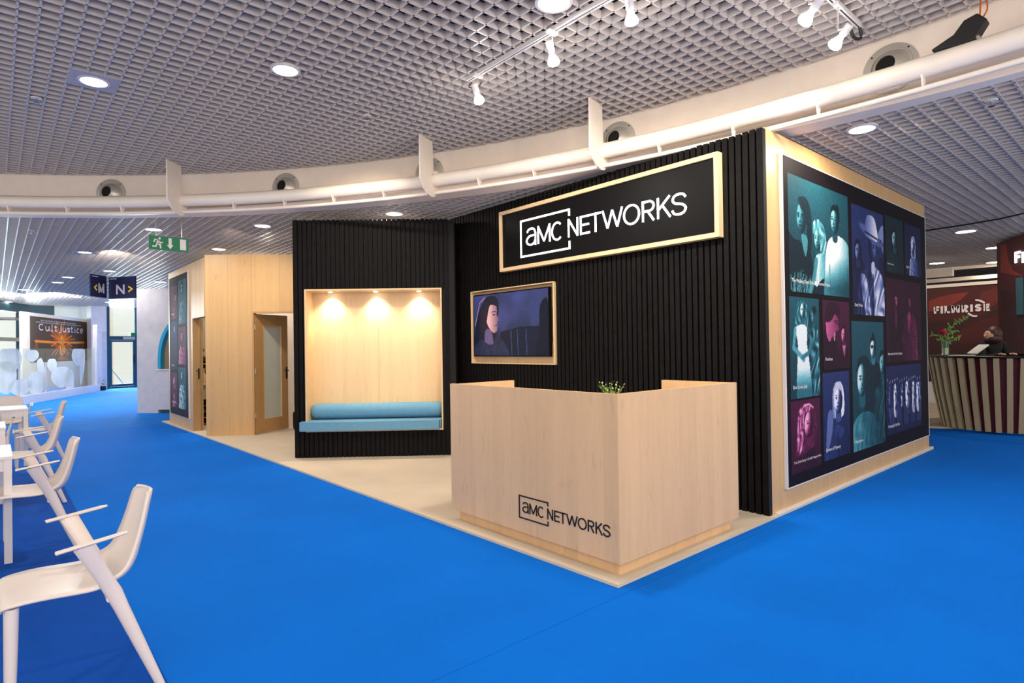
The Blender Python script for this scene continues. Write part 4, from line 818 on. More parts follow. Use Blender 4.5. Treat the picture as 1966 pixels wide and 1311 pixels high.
# navy direction signs
R0 = Vector(C0)
def pt(px, py, depth): return C0+ray(px, py)*depth
A_, B_ = pt(175,567.6,12.0), pt(205,573,12.45); C_, D_ = pt(209,573.6,12.5), pt(260,572,12.35)
def dsign(a, b, h, label, seq):
    a = V3(a.x, a.y, (a.z+b.z)/2); b = V3(b.x, b.y, a.z); u = (b-a).normalized(); n = V3(u.y, -u.x, 0); L = (b-a).length
    if n.dot(-a) < 0: n = -n
    t = thing('direction_sign', label, 'sign', a+u*L/2, group='navy hanging direction signs')
    MB().lbox(a, u, Z, n, 0, L, 0, h, -.03, 0).build('panel', NAVY, t)
    for s in (.08, L-.08): MB().tube([a+u*s+Z*h-n*.015, V3(a.x+u.x*s, a.y+u.y*s, ZB+.02)-n*.015], .004, 6).build('hanging_wire', STEEL, t)
    for s, k, c, uu, vv in seq: text(s, k, a+u*uu+Z*vv, u, Z, n, .002, c, t, 'letter')
    MB().lbox(a, u, Z, n, .03, .2, h-.045, h-.03, 0, .001).build('small_print', SIGNG, t)
    return t, a, u, n, L
t1 = dsign(A_, B_, .455, 'navy hanging sign with letter M and left arrow', [])
t2 = dsign(C_, D_, .455, 'navy hanging sign with letter N and right arrow', [])
for (t, a, u, n, L), ch, w in ((t1, 'M', .036), (t2, 'N', .04)):
    if ch == 'M': lx0, lx1, ax0, ax1 = L*.46, L*.84, L*.22, L*.36
    else: lx0, lx1, ax0, ax1 = L*.28, L*.60, L*.88, L*.74
    mb = MB(); letter(mb, ch, a, u, Z, n, lx0, lx1, .09, .2, w, .002); mb.build('letter', SIGNG, t)
    MB().strip([(ax1, .245), (ax0, .19), (ax1, .135)], a, u, Z, n, .03, .002).build('arrow', YELL, t)

# ================================================================== WHITE BOOTH BEHIND THE POSTER WALL
W0 = onz(264, 793); W0 = V3(W0.x, W0.y, 0); W1 = onz(325, 793); U3 = (V3(W1.x, W1.y, 0)-W0).normalized(); N3 = V3(U3.y, -U3.x, 0)
if N3.dot(-W0) < 0: N3 = -N3
bo = thing('exhibition_booth', 'plain white exhibition booth with a blue arched opening', 'booth', W0+U3*.9)
s0 = (online(303, 707, W0, W0+U3)-W0).dot(U3); HTB = 2.95; za, zs, ar, br = 1.01, 1.30, .6, .95
cxa = s0+ar; arcp = [(cxa-ar*math.cos(a), zs+br*math.sin(a)) for a in [math.radians(i*180/20) for i in range(21)]]
m = MB()
m.lbox(W0, U3, Z, N3, 0, s0, 0, HTB, -.12, 0); m.lbox(W0, U3, Z, N3, cxa+ar, cxa+ar+.4, 0, HTB, -.12, 0); m.lbox(W0, U3, Z, N3, s0, cxa+ar, .08, za, -.12, 0)
for (a, b), (c, d) in zip(arcp[:-1], arcp[1:]): m.slab(W0, U3, Z, N3, [(a, b), (c, d), (c, HTB), (a, HTB)], 0, d0=-.12)
m.build('wall_panel', BWHITE, bo)
m = MB(); path = [(s0, za)]+arcp+[(cxa+ar, za)]
def inner(p): 
    k = .075; x, z = p; return (x+(k if x < cxa else -k)*min(1, abs(x-cxa)/ar+.15), z-(k if z > zs else 0)*max(0, (z-zs)/br))
for a, b in zip(path[:-1], path[1:]): m.slab(W0, U3, Z, N3, [a, b, inner(b), inner(a)], .004, d0=-.13)
m.build('arch_trim', CYAN, bo)
MB().lbox(W0, U3, Z, N3, s0-.9, cxa+ar+.5, .1, 2.6, -.62, -.58).build('back_panel', WOOD, bo)
MB().lbox(W0, U3, Z, N3, s0+.22, s0+.36, 1.1, 1.2, -.579, -.56).build('socket', WHITEM, bo)
MB().lbox(W0, U3, Z, N3, s0-.03, cxa+ar, za, za+.03, -.12, .03).build('ledge', WHITEM, bo)
MB().lbox(W0, U3, Z, N3, s0+.02, cxa+ar, .085, za-.01, .001, .016).build('cupboard_door', BWHITE, bo)
MB().lbox(W0, U3, Z, N3, s0+.04, cxa+ar, .0, .079, -.10, -.03).build('plinth', TEALF, bo)

# ================================================================== FAR LEFT: BALUSTRADE, POSTER, COLUMN, GLASS DOOR, WINDOWS
F1 = onz(188, 751); F2 = onz(52, 776); F1 = V3(F1.x, F1.y, 0); F2 = V3(F2.x, F2.y, 0); UF = (F2-F1).normalized(); F3 = F2+UF*3.2; NF = V3(UF.y, -UF.x, 0)
if NF.dot(-F1) < 0: NF = -NF
LF = (F3-F1).length
def fu(px, py): return (online(px, py, F1, F2)-F1).dot(UF)
def fz(px, py): return online(px, py, F1, F2).z
bal = thing('glass_balustrade', 'glass balustrade with white base and frosted cloud decals', 'railing', F1+UF*LF/2)
zb1 = max(.25, fz(110, 753)); ztop = fz(100, 669)
MB().lbox(F1, UF, Z, NF, -.25, LF, 0, zb1, -.12, 0).build('base', WHITEM, bal)
ups = [0.1]+[fu(px, 720) for px in (91, 42)]+[LF-.05]
for a, b in zip(ups[:-1], ups[1:]): MB().lbox(F1, UF, Z, NF, a+.03, b-.03, zb1, ztop, -.07, -.055).build('pane', GLASS, bal)
for px in (91, 42):
    a = fu(px, 720); MB().lbox(F1, UF, Z, NF, a-.02, a+.02, zb1, fz(px, 697), -.085, -.04).build('post', WHITEM, bal)
MB().lbox(F1, UF, Z, NF, 0.03, .10, zb1, ztop+.9, -.12, 0).build('post', WHITEM, bal)
def decal(px, py, rx, ry, rot=0):
    P = online(px, py, F1+NF*-.05, F2+NF*-.05); a = math.radians(rot); k = (P-C0).length/FPX
    c = ((P-F1).dot(UF), P.z); poly = []
    for i in range(26):
        q = 2*math.pi*i/26; x = rx*math.cos(q); y = ry*math.sin(q)*(1+.12*math.sin(3*q)); poly.append((c[0]+(x*math.cos(a)-y*math.sin(a))*k*1.2, max(zb1+.01, min(ztop-.005, c[1]+(x*math.sin(a)+y*math.cos(a))*k))))
    MB().slab(F1, UF, Z, NF, poly, -.052, d0=-.054).build('frosted_decal', DECAL, bal)
for a in ((20,690,30,18),(62,682,18,9),(150,683,20,14),(158,700,8,28,10),(118,722,30,16),(12,722,26,24),(70,735,24,18),(134,732,14,20),(100,700,14,10),(40,742,30,12),(80,712,10,22,-20)): decal(*a)
# poster board behind the balustrade
G1 = F1-NF*1.0; 
def gpt(px, py): return online(px, py, G1, G1+UF)
def gu(px): return (gpt(px, 660)-G1).dot(UF)
pb = thing('poster_board', 'cream board with brown and orange courtroom poster behind the glass', 'poster', G1+UF*1.8)
gz0, gz1 = .05, gpt(110, 606).z; ua, ub = gu(183), gu(43)
MB().lbox(G1, UF, Z, NF, ua, ub, gz0, gz1, -.08, 0).build('board', CREAM, pb)
u0, u1 = gu(57.5), gu(167); zz0, zz1 = gpt(110, 694).z, gpt(110, 612).z; w, h = u0-u1, zz1-zz0
p = Paint(w, h, .02); A = p.asp; p.L[:] = .15
fy = lambda y: (y-612)/82; fxx = lambda x: (x-57.5)/109.5*A
cx, cy = fxx(113), fy(654)
for i in range(30):
    a = math.pi*2*i/30+.1; l = .30+.10*((i*7)%3); wd_ = .008+.006*((i*5)%3)
    p.line([(cx+math.cos(a)*.09, cy+math.sin(a)*.06), (cx+math.cos(a)*l*1.5, cy+math.sin(a)*l*1.0)], wd_*1.3, .55)
p.ell(cx, cy+.0, .10, .08, .6, .4); p.ell(cx, fy(648), .045, .055, .72, .2); p.blob([(cx-.05,fy(652)),(cx+.05,fy(652)),(cx+.15,fy(661)),(cx+.12,fy(680)),(cx-.12,fy(680)),(cx-.15,fy(661))], .6, tex=.5, f=60)
p.line([(fxx(66),fy(656)),(fxx(112),fy(658)),(fxx(160),fy(656))], .034, .66)
for e in (-1, 1):
    xx = fxx(113+e*45); p.line([(xx,fy(656)),(xx-.05,fy(668))], .008, .6); p.line([(xx,fy(656)),(xx+.05,fy(668))], .008, .6); p.line([(cx+e*.1,fy(661)),(cx+e*.3,fy(659))], .018, .2)
p.ell(cx, fy(690), .22, .07, .45, .3); 
for i in range(7): p.ell(cx-.2+.07*i, fy(694), .03, .05, .25, .3)
p.build('poster_print', G1+UF*u0+NF*.002+Z*zz0, -UF, Z, NF, w, h, [(0,(50,40,34)),(.15,(88,70,56)),(.3,(150,76,40)),(.55,(240,120,26)),(.8,(255,190,90)),(1,(255,240,210))], pb, noise=.02)
# title lettering with small serifs
TL = gpt(74, 638); U_ = -UF; kx = w/109.5; kz = (zz1-zz0)/82; O = G1+UF*gu(74)+NF*.004+Z*gpt(110, 636.5).z
def serif_word(s, widths, x):
    mb = MB()
    for ch, wd2 in zip(s, widths):
        up = ch in 'CJlt'; w0 = wd2*kx; hh = 12.5*kz
        mb2 = MB(); g = glyph(ch if ch in 'CJlit' or ch in 'cuse' else 'l', .07)
        for st in g: mb2.strip([(x*kx+q[0]*w0*.86, q[1]*hh) for q in st], O, U_, Z, NF, 2.0*kz, .004)
        if ch in 'lit':
            mb2.lbox(O, U_, Z, NF, x*kx+w0*.1, x*kx+w0*.8, 0, 1.2*kz, 0, .004)
        mb2.build('letter', WGLYPH, pb); x += wd2+.8
serif_word('Cult', (10.5, 9, 5, 6.5), 0); serif_word('Justice', (6, 9, 6, 6, 5, 7, 7.5), 36)
for k, (xa, xb) in enumerate(((78, 146), (69, 155))):
    zz = gpt(110, 617.5+k*3.6).z; text(('SELFLESS PROSECUTORS, DANGEROUS LEADERS,', 'AND THE BRAVE SURVIVORS WHO TOOK THEM DOWN')[k], 3.0*kz, G1+UF*gu(xa)+NF*.004+Z*(zz-.03), U_, Z, NF, 0, WGLYPH, pb, 'small_print', width=(xb-xa)*kx)
# column, glass door
DA = onz(210, 746); DB = onz(262, 743); DA = V3(DA.x, DA.y, 0); DB = V3(DB.x, DB.y, 0); UD = (DB-DA).normalized(); ND_ = V3(UD.y, -UD.x, 0)
if ND_.dot(-DA) < 0: ND_ = -ND_
struct(MB().lbox(DA, UD, Z, ND_, -.62, -.09, 0, ZB, -.4, .05).build('column', BWHITE))
struct(MB().lbox(DA, UD, Z, ND_, -.24, -.12, -.3, 4.6, -5.5, -.41).build('wall_light_block', OUTW))  # wall added to keep door daylight off the poster board
LD = (DB-DA).length; zT = online(235, 649, DA, DB).z
dr = struct(empty('door_3', DA+UD*LD/2))
for a, b, c, d in ((-.09, .03, 0, ZB), (LD-.03, LD+.07, 0, ZB), (.03, LD-.03, zT-.08, zT+.08), (.03, LD-.03, 0, .06)): MB().lbox(DA, UD, Z, ND_, a, b, c, d, -.10, 0).build('door_frame', TEALF, dr)
for a, b, c, d in ((.035, .11, .065, zT-.085), (LD-.105, LD-.035, .065, zT-.085), (.11, LD-.105, .065, .16), (.11, LD-.105, zT-.16, zT-.085)): MB().lbox(DA, UD, Z, ND_, a, b, c, d, -.07, -.02).build('leaf_frame', TEALF, dr)
MB().lbox(DA, UD, Z, ND_, .11, LD-.105, .16, zT-.16, -.05, -.04).build('pane', GLASS, dr); MB().lbox(DA, UD, Z, ND_, .03, LD-.03, zT+.08, ZB, -.06, -.05).build('pane', GLASS, dr)
MB().lbox(DA, UD, Z, ND_, LD-.12, LD-.06, 1.0, 1.35, -.019, .02).build('handle', RUBBER, dr)
MB().lbox(DA, UD, Z, ND_, .5, LD-.06, zT-.05, zT+.05, .001, .06).build('door_closer', STEEL, dr)
ex2 = MB().lbox(DA, UD, Z, ND_, LD-.2, LD-.02, zT+.06, zT+.22, .01, .05).build('exit_sign', GREEN); tag(ex2, 'tiny green exit box over the glass door', 'sign')
# outside: pale wall pieces, stair with handrail
S0 = DA-ND_*2.6
wo = struct(MB().lbox(S0, UD, Z, ND_, -1.5, .62, -.5, 4.5, -.2, 0).build('wall_outside', OUTW))
MB().lbox(S0, UD, Z, ND_, -.7, .62, 1.45, 1.47, .001, .012).build('joint', MAGC, wo); MB().lbox(S0, UD, Z, ND_, -.7, .62, 2.65, 2.68, .001, .02).build('joint', MAGC, wo)
hr = thing('stair_handrail', 'grey handrail sloping down the outside stair beyond the glass door', 'handrail', DA-ND_*1.5+UD*.5)
a = DA-ND_*1.5+UD*.25; MB().tube([a+Z*1.02, a+UD*.15+Z*1.04, a+UD*.85+Z*.0], .025, 8).build('rail', MAGC, hr, smooth=True)
MB().tube([a+UD*.2+Z*.98, a+UD*.2-Z*.1], .02, 8).build('post', MAGC, hr)
MB().lbox(a, UD, Z, ND_, -.2, 2.0, -.16, -.1, -1.0, .6).build('landing', BEIGE, hr)
rb = MB().lathe(S0+UD*.55+Z*1.75, ND_, [(.04,.01),(.045,.03),(.02,.05)], 12).build('call_point', REDF); tag(rb, 'small red disc on the outside wall beyond the door', 'button')
# windows behind the balustrade
Q1 = F1-NF*2.6
def qz(px, py): return online(px, py, Q1, Q1+UF).z
def qu(px): return (online(px, 640, Q1, Q1+UF)-Q1).dot(UF)
wi = struct(empty('window_1', Q1+UF*2.5))
ztop_ = qz(60, 592); zf = qz(60, 603)
def wbx(n, px0, px1, z0, z1, d0, d1, mt): MB().lbox(Q1, UF, Z, NF, qu(px1), qu(px0), z0, z1, d0, d1).build(n, mt, wi)
wbx('lintel', -60, 114, zf, ztop_+.6, -.1, .1, TEALF)
wbx('mullion', 37, 43, -.3, zf, -.1, .1, TEALF); wbx('mullion', 112, 116, -.3, zf, -.1, .1, TEALF)
wbx('transom', -60, 37, qz(20,655), qz(20,648), -.1, .1, MAGC)
wbx('pane', -60, 37, -.3, zf, -.03, -.02, GLASS); wbx('pane', 43, 112, -.3, zf, -.03, -.02, GLASS)
ws = struct(MB().lbox(Q1, UF, Z, NF, qu(215), qu(116), -.3, ZB+1, -.15, .05).build('wall_back', CREAM))
struct(MB().lbox(Q1, UF, Z, NF, qu(215)-.5, qu(-60), -.4, -.3, -1, 2.5).build('floor_lower', BEIGE))
o = MB().lbox(F1, UF, Z, NF, fu(28,640)-.4, fu(-30,640), fz(20,646), fz(20,604), -1.65, -1.6).build('white_banner', WHITEM); tag(o, 'white hanging banner panel at the far left edge', 'banner')
o = MB().tube([online(-30,611,F1-NF*1.3,F1-NF*1.3+UF), online(54,612.5,F1-NF*1.3,F1-NF*1.3+UF)], .05, 10).build('banner_rail', MAGC, smooth=True); tag(o, 'horizontal grey tube across the top of the white banner', 'rail')
pq = onz(190, 750); o = thing('flower_pot', 'small dark plant on the carpet at the end of the balustrade', 'plant', (pq.x+.15, pq.y+.2, 0))
MB().lathe((pq.x+.15, pq.y+.2, 0), Z, [(.09,0),(.11,.16),(.1,.17)], 14).build('pot', RUBBER, o, smooth=True)
m = MB()
for i in range(24):
    a = rng.uniform(0, 6.28); c = V3(pq.x+.15+math.cos(a)*.06, pq.y+.2+math.sin(a)*.06, .15+rng.uniform(0,.2)); d = V3(math.cos(a), math.sin(a), rng.uniform(.2,1)).normalized()*.12; s = d.cross(Z).normalized()*.02; m.add([c, c+d*.5+s, c+d, c+d*.5-s], [(0,1,2,3)])
oo = m.build('leaves', LEAF, o); oo['kind'] = 'stuff'

# ================================================================== CHAIRS AND TABLES
def make_chair(label):
    t = thing('armchair', label, 'chair', (0, 0, 0), group='white plastic armchairs at the tables')
    prof = cr([(-.268,.440,.185),(-.252,.462,.206),(-.15,.470,.218),(.0,.462,.222),(.09,.462,.222),(.155,.482,.219),(.195,.53,.208),(.220,.61,.192),(.242,.70,.176),(.256,.765,.163),(.265,.800,.145),(.270,.816,.105)], 5)
    nj = 12; vs = []; 
    for i, (x, z, w) in enumerate(prof):
        up = .0 if x < .1 else min(1, (x-.1)/.1)
        for j in range(nj+1):
            q = -1+2*j/nj; c = q*q
            bump = .012*c if x < .1 else .012*c*(1-up)
            side = .035*c*up        # the back wraps forward a little
            mid = math.exp(-((x-.14)/.07)**2)*.03*abs(q)**4
            vs.append((x-side-mid, q*w, z+bump+mid*.8))
    n = nj+1; fs = [(i*n+j, i*n+j+1, (i+1)*n+j+1, (i+1)*n+j) for i in range(len(prof)-1) for j in range(nj)]
    m = MB(); m.add(vs, fs); m.build('seat_shell', WHITE, t, local=True, smooth='all', solid=.012, bevel=0)
    for s in (-1, 1):
        m = MB(); m.tube(cr([(-.102,s*.292,.670),(-.085,s*.292,.673),(.04,s*.290,.690),(.135,s*.287,.703)],3), [.008,.0125,.0125,.0125,.0125,.0125,.0125,.0125,.0125,.008], 10, flat=(1.35,.6)); m.build('armrest', WHITE, t, local=True, smooth=True)
        # one piece side frame: flat upper plate from the armrest to the seat, round leg below
        top = V3(-.015, s*.288, .678); mid = V3(.095, s*.228, .445); foot = V3(.262, s*.245, 0)
        pts = [top, top.lerp(mid,.35), top.lerp(mid,.7)+V3(0,-s*.004,0), mid, mid.lerp(foot,.15), mid.lerp(foot,.5), foot]
        wd = [.034,.031,.029,.031,.027,.023,.0165]; th = [.008,.010,.014,.022,.022,.021,.0165]
        rings = []; seg = 12
        for i, p in enumerate(pts):
            tt = (pts[min(i+1,6)]-pts[max(i-1,0)]).normalized(); a = V3(1,0,0)-tt*tt.x; a.normalize(); b = tt.cross(a)
            rings += [p+a*wd[i]*math.cos(2*math.pi*k/seg)+b*th[i]*math.sin(2*math.pi*k/seg) for k in range(seg)]
        fs = [(i*seg+k, i*seg+(k+1)%seg, (i+1)*seg+(k+1)%seg, (i+1)*seg+k) for i in range(6) for k in range(seg)]+[tuple(range(seg))[::-1], tuple(range(6*seg, 7*seg))]
        m = MB(); m.add(rings, fs); m.build('side_frame', WHITE, t, local=True, smooth=True)
        m = MB(); m.tube([(-.232,s*.172,.46),(-.234,s*.174,.30),(-.240,s*.178,0)], [.024,.0215,.0155], 14); m.build('front_leg', WHITE, t, local=True, smooth=True)
    m = MB(); m.tube([(.08,-.235,.425),(.085,0,.425),(.08,.235,.425)], .014, 8); m.tube([(-.225,-.17,.43),(-.225,.17,.43)], .012, 8)
    m.build('under_frame', WHITE, t, local=True, smooth=True)
    return t
ch0 = make_chair('white armchair nearest the camera, lower left corner')
ch0.location = (.277, 3.205, 0); ch0.rotation_euler = (0, 0, 0)
for (x, y, rz, lab) in ((.205,5.47,0,'white armchair pulled up to the nearest table, second from the camera'), (.25,7.46,0,'third white armchair from the camera, along the aisle side'), (.445,9.80,0,'farthest white armchair along the aisle side'),
        (-.34,4.46,158,'white armchair cut by the left edge, only its arm shows'), (-.12,9.40,-90,'white armchair with its grey shaded back to the camera at the third table'), (.13,11.5,84,'white armchair behind the farthest table, only its back shows')):
    c = copy_tree(ch0); c.location = (x, y, 0); c.rotation_euler = (0, 0, math.radians(rz)); c['label'] = lab
def table(x1, y0, y1, label, wx=.75):
    x0 = x1-wx; t = thing('cafe_table', label, 'table', ((x0+x1)/2, (y0+y1)/2, 0), group='white square tables')
    MB().box(x0, x1, y0, y1, .718, .742).build('tabletop', WHITEM, t, bevel=.003)
    m = MB(); i = .012
    for a in ((x0+i,x1-i,y0+i,y0+i+.02,.64,.7175),(x0+i,x1-i,y1-i-.02,y1-i,.64,.7175),(x0+i,x0+i+.02,y0+i+.02,y1-i-.02,.64,.7175),(x1-i-.02,x1-i,y0+i+.02,y1-i-.02,.64,.7175)): m.box(*a)
    m.build('apron', WHITEM, t)
    for xx in (x0+.004, x1-.049):
        for yy in (y0+.004, y1-.049): MB().box(xx, xx+.045, yy, yy+.045, 0, .7175).build('leg', WHITEM, t, bevel=.003)
    return t
table(.093, 5.385, 6.10, 'white square table nearest the camera at the left edge')
table(.082, 7.56, 8.25, 'white square table second from the camera at the left edge')
table(.33, 9.905, 10.60, 'white square table farthest away, its corner leg visible')

# ================================================================== RIGHT: MAROON STAND
fa, fb = onz(1783, 822), onz(1966, 828)
dirf = V3(fb.x-fa.x, fb.y-fa.y, 0).normalized()
p1 = V3(fa.x, fa.y, 0)-dirf*1.5; p2 = V3(fb.x, fb.y, 0)+dirf*2.0
struct(MB().prism([(p1.x,p1.y),(p2.x,p2.y),(19,p2.y),(19,9),(p1.x+1.2,9)], .0015, .03).build('floor_stand', BEIGE))
CC = V3(12.27, 1.98, 0); R0_, R1_ = .83, 1.0
bar = thing('slatted_bar', 'round bar counter clad with flared vertical wooden slats', 'counter', CC+Z*.03)
m = MB(); rw = [(R0_-.08,.0),(R0_+.03,.62),(R1_-.09,1.13),(R1_-.11,1.13),(R0_+.01,.62),(R0_-.10,.0)]; ng = 40
m.add([(CC.x+r*math.cos(2*math.pi*i/ng), CC.y+r*math.sin(2*math.pi*i/ng), .031+h) for i in range(ng) for r, h in rw], [(i*6+j, i*6+(j+1)%6, ((i+1)%ng)*6+(j+1)%6, ((i+1)%ng)*6+j) for i in range(ng) for j in range(6)]); m.build('backing', CURT, bar, smooth=True)
m = MB(); rw = [(R1_+.02,0),(R1_+.03,.006),(R1_+.03,.024),(R1_+.02,.03),(.58,.03),(.58,0)]; ng = 64
m.add([(CC.x+r*math.cos(2*math.pi*i/ng), CC.y+r*math.sin(2*math.pi*i/ng), 1.165+h) for i in range(ng) for r, h in rw], [(i*6+j, i*6+(j+1)%6, ((i+1)%ng)*6+(j+1)%6, ((i+1)%ng)*6+j) for i in range(ng) for j in range(6)]); m.build('worktop', SIGNB, bar)
ns = 40
for i in range(ns):
    a = 2*math.pi*(i+.5)/ns; e = V3(math.cos(a), math.sin(a), 0); n = V3(-e.y, e.x, 0)
    k = V3(0,0,0); vs = []
    for z, r in ((.035, R0_), (.6, R0_+.10), (1.164, R1_+.01)):
        for dr_, s in ((0,-.036),(0,.036),(-.06,.03),(-.06,-.03)): vs.append(CC+e*(r+dr_)+n*s+Z*z)
    fs = [(l*4+j, l*4+(j+1)%4, (l+1)*4+(j+1)%4, (l+1)*4+j) for l in range(2) for j in range(4)]+[(3,2,1,0),(8,9,10,11)]
    m = MB(); m.add(vs, fs); m.build('slat', SLATW, bar)
# back wall with lettering
XM = 16.2
mw = struct(MB().box(XM, XM+.15, .6, 8.5, .50, online(1850,549,(XM,0),(XM,5)).z).build('wall_right_back', MAROON))
MB().box(XM-.03, XM+.15, .6, 8.5, .03, .499).build('baseboard_right_back', WHITEM, mw)
ztw = online(1850,549,(XM,0),(XM,5)).z
MB().box(XM-.04, XM+.17, .6, 8.5, ztw, ztw+.07).build('cap_rail', CREAM, mw)
def mp(px, py): return online(px, py, (XM,0), (XM,5))
def shape(pts, matl, d):  m = MB(); m.slab(V3(XM,0,0), -Y, Z, -X, [(-mp(*q).y, mp(*q).z) for q in cr(pts, 5, True)], d); m.build('painted_shape', matl, mw)
M2 = mat('brick_red_paint', (128, 46, 34), .6, var=.15, vscale=2); M3 = mat('dark_maroon_paint', (56, 24, 20), .6, var=.1); M4 = mat('rust_paint', (96, 34, 26), .6, var=.15, vscale=2)
m = MB(); O = V3(XM,0,0)
def sh2(pts, matl, d): m = MB(); m.slab(O, -Y, Z, -X, [(-mp(*q).y, mp(*q).z) for q in pts], d, d0=.0005); m.build('painted_shape', matl, mw)
sh2([(1783,578),(1800,571),(1825,565),(1860,561),(1845,575),(1828,585),(1805,594),(1783,599)], M2, .003)
sh2([(1884,562),(1921,549),(1921,575),(1912,583),(1900,592),(1886,597),(1880,580)], M4, .003)
sh2([(1783,620),(1815,614),(1850,612),(1890,604),(1921,590),(1921,735),(1783,735)], M3, .002)
sh2([(1820,652),(1850,630),(1890,612),(1921,606),(1921,668),(1880,658),(1850,660)], MAROON, .004)
fl = thing('wall_lettering', 'white sign lettering with two arcs on the maroon wall', 'lettering', mp(1848, 602))
wds = [(1793.5,1803.8,588.6,602.3),(1806.5,1811,588,602),(1814,1824.3,587.4,601.5),(1827.3,1843,586.3,600.6),(1846.8,1859.8,585.6,599.8),(1863.5,1868,584.8,598.6),(1872,1885,584,598),(1889,1900.4,583.3,597.2)]
for ch, (a, b, t_, bt) in zip('FILMRISE', wds):
    P_, Q_, T_ = mp(a, bt), mp(b, bt), mp(a, t_); z0_ = P_.z; hh = T_.z-P_.z
    mb = MB(); letter(mb, ch, V3(XM-.006,0,0), -Y, Z, -X, -P_.y, -Q_.y, z0_, hh, .045, .02); mb.build('letter', WGLYPH, fl)
for pts in ([(1873,576.5),(1878,576.3),(1884,578),(1891,581.5)], [(1859,601),(1864,604.5),(1870,606.6),(1876.5,606.6)]):
    MB().strip([(-mp(*q).y, mp(*q).z) for q in cr(pts, 3)], V3(XM-.006,0,0), -Y, Z, -X, .035, .02).build('arc', WGLYPH, fl)
# maroon tower in front
WA, WB = V3(14.3, 2.37, 0), V3(13.48, 1.89, 0); UW = (WB-WA).normalized(); NW = V3(-UW.y, UW.x, 0)
if NW.dot(-WA) < 0: NW = -NW
tw = struct(MB().lbox(WA, UW, Z, NW, 0, 1.06, .031, 3.26, -.5, 0).build('wall_tower', MAROON))
def wp(px, py): P = online(px, py, WA, WB); return ((P-WA).dot(UW), P.z)
def sh3(n, pts, matl, d): m = MB(); m.slab(WA, UW, Z, NW, [wp(*q) for q in pts], d, d0=.0005); m.build(n, matl, tw)
sh3('painted_shape', [(1921,472),(1932,468),(1936,500),(1946,520),(1966,530),(1966,530),(1940,527),(1921,523)], M2, .003)
sh3('painted_shape', [(1921,556),(1945,560),(1964,580),(1964,680),(1921,680)], M3, .003)
tl = thing('tower_lettering', 'glowing white letters cut off at the right picture edge', 'lettering', WA+UW*.4+Z*2.6)
for ch, a, b in (('F',1950.5,1960),('I',1963,1967.5)):
    (ua_, z0_), (ub_, _), (_, z1_) = wp(a, 505), wp(b, 505), wp(a, 484)
    mb = MB(); letter(mb, ch, WA, UW, Z, NW, ua_, ub_, z0_, z1_-z0_, .042, .02); mb.build('letter', NEON, tl)
(sa, sb), (sc_, sd_) = wp(1955, 606), wp(1955, 532)
sn = thing('wall_screen', 'teal screen on the maroon tower at the right edge', 'screen', WA+UW*(sa+.4)+Z*sb)
SCR = mat('teal_screen', (42, 78, 84), .3, emit=.25); MB().lbox(WA, UW, Z, NW, sa, 1.05, sb, sd_, .001, .03).build('casing', RUBBER, sn); MB().lbox(WA, UW, Z, NW, sa+.015, 1.04, sb+.015, sd_-.015, .03, .033).build('picture', SCR, sn)
# dark void and beams above the maroon wall
struct(MB().box(20.4, 20.5, -3, 14, 0, 4.2).build('wall_far', BLACKB))
for k, (x_, py0, py1, lab) in enumerate(((18.45, 524, 508, 'wide cream beam under the ceiling edge above the maroon wall'), (18.35, 538, 531, 'narrow cream beam between the maroon wall and the ceiling'))):
    za_, zb_ = online(1850, py0, (x_,0), (x_,5)).z, online(1850, py1, (x_,0), (x_,5)).z
    if k == 0: za_ += .1
    tag(MB().box(x_, x_+.12, -1.5, 12, za_, max(zb_, za_+.08)).build('ceiling_beam', CREAM), lab, 'beam', 'beams above the maroon wall')
bb = [online(1786,533,(18.2,0),(18.2,5)), online(1829,524,(18.2,0),(18.2,5))]
tag(MB().box(18.16, 18.34, bb[1].y, bb[0].y+1, bb[0].z, bb[1].z+.12).build('air_unit', CREAM), 'boxy cream unit beside the beams above the maroon wall', 'duct')

# vase with flowers on the bar
vp = CC+V3(math.cos(2.55), math.sin(2.55), 0)*.86; P = online(1815, 684, (CC.x-.55,0), (CC.x-.55,5)); vx, vy, vz = P.x, P.y, 1.195
va = thing('flower_vase', 'clear glass vase with a red bloom and green sprays on the bar', 'vase', (vx, vy, vz))
MB().lathe((vx,vy,vz), Z, [(.05,0),(.058,.01),(.052,.1),(.062,.19),(.066,.22),(.060,.22),(.05,.1),(.045,.02)], 20).build('glass', GLASS, va, smooth=True); MB().lathe((vx,vy,vz+.022), Z, [(.042,0),(.046,.09),(.04,.10)], 16).build('cut_stems', LEAFV, va)
m = MB()
for i in range(60):
    a = rng.uniform(0, 6.28); b = math.acos(rng.uniform(-.3, 1)); d = V3(math.sin(b)*math.cos(a), math.sin(b)*math.sin(a), math.cos(b)); c = V3(vx, vy, vz+.38)-_r*.03
    s = d.cross(V3(.3,.2,.9)).normalized()*.026; u_ = d.cross(s).normalized()*.03; q = c+d*.055*(.6+.4*(i%3)/2); m.add([q-s-u_*.3, q+u_, q+s-u_*.3, q-u_*.9], [(0,1,2,3)])
o = m.build('red_bloom', REDF, va)
st = MB(); lf = MB()
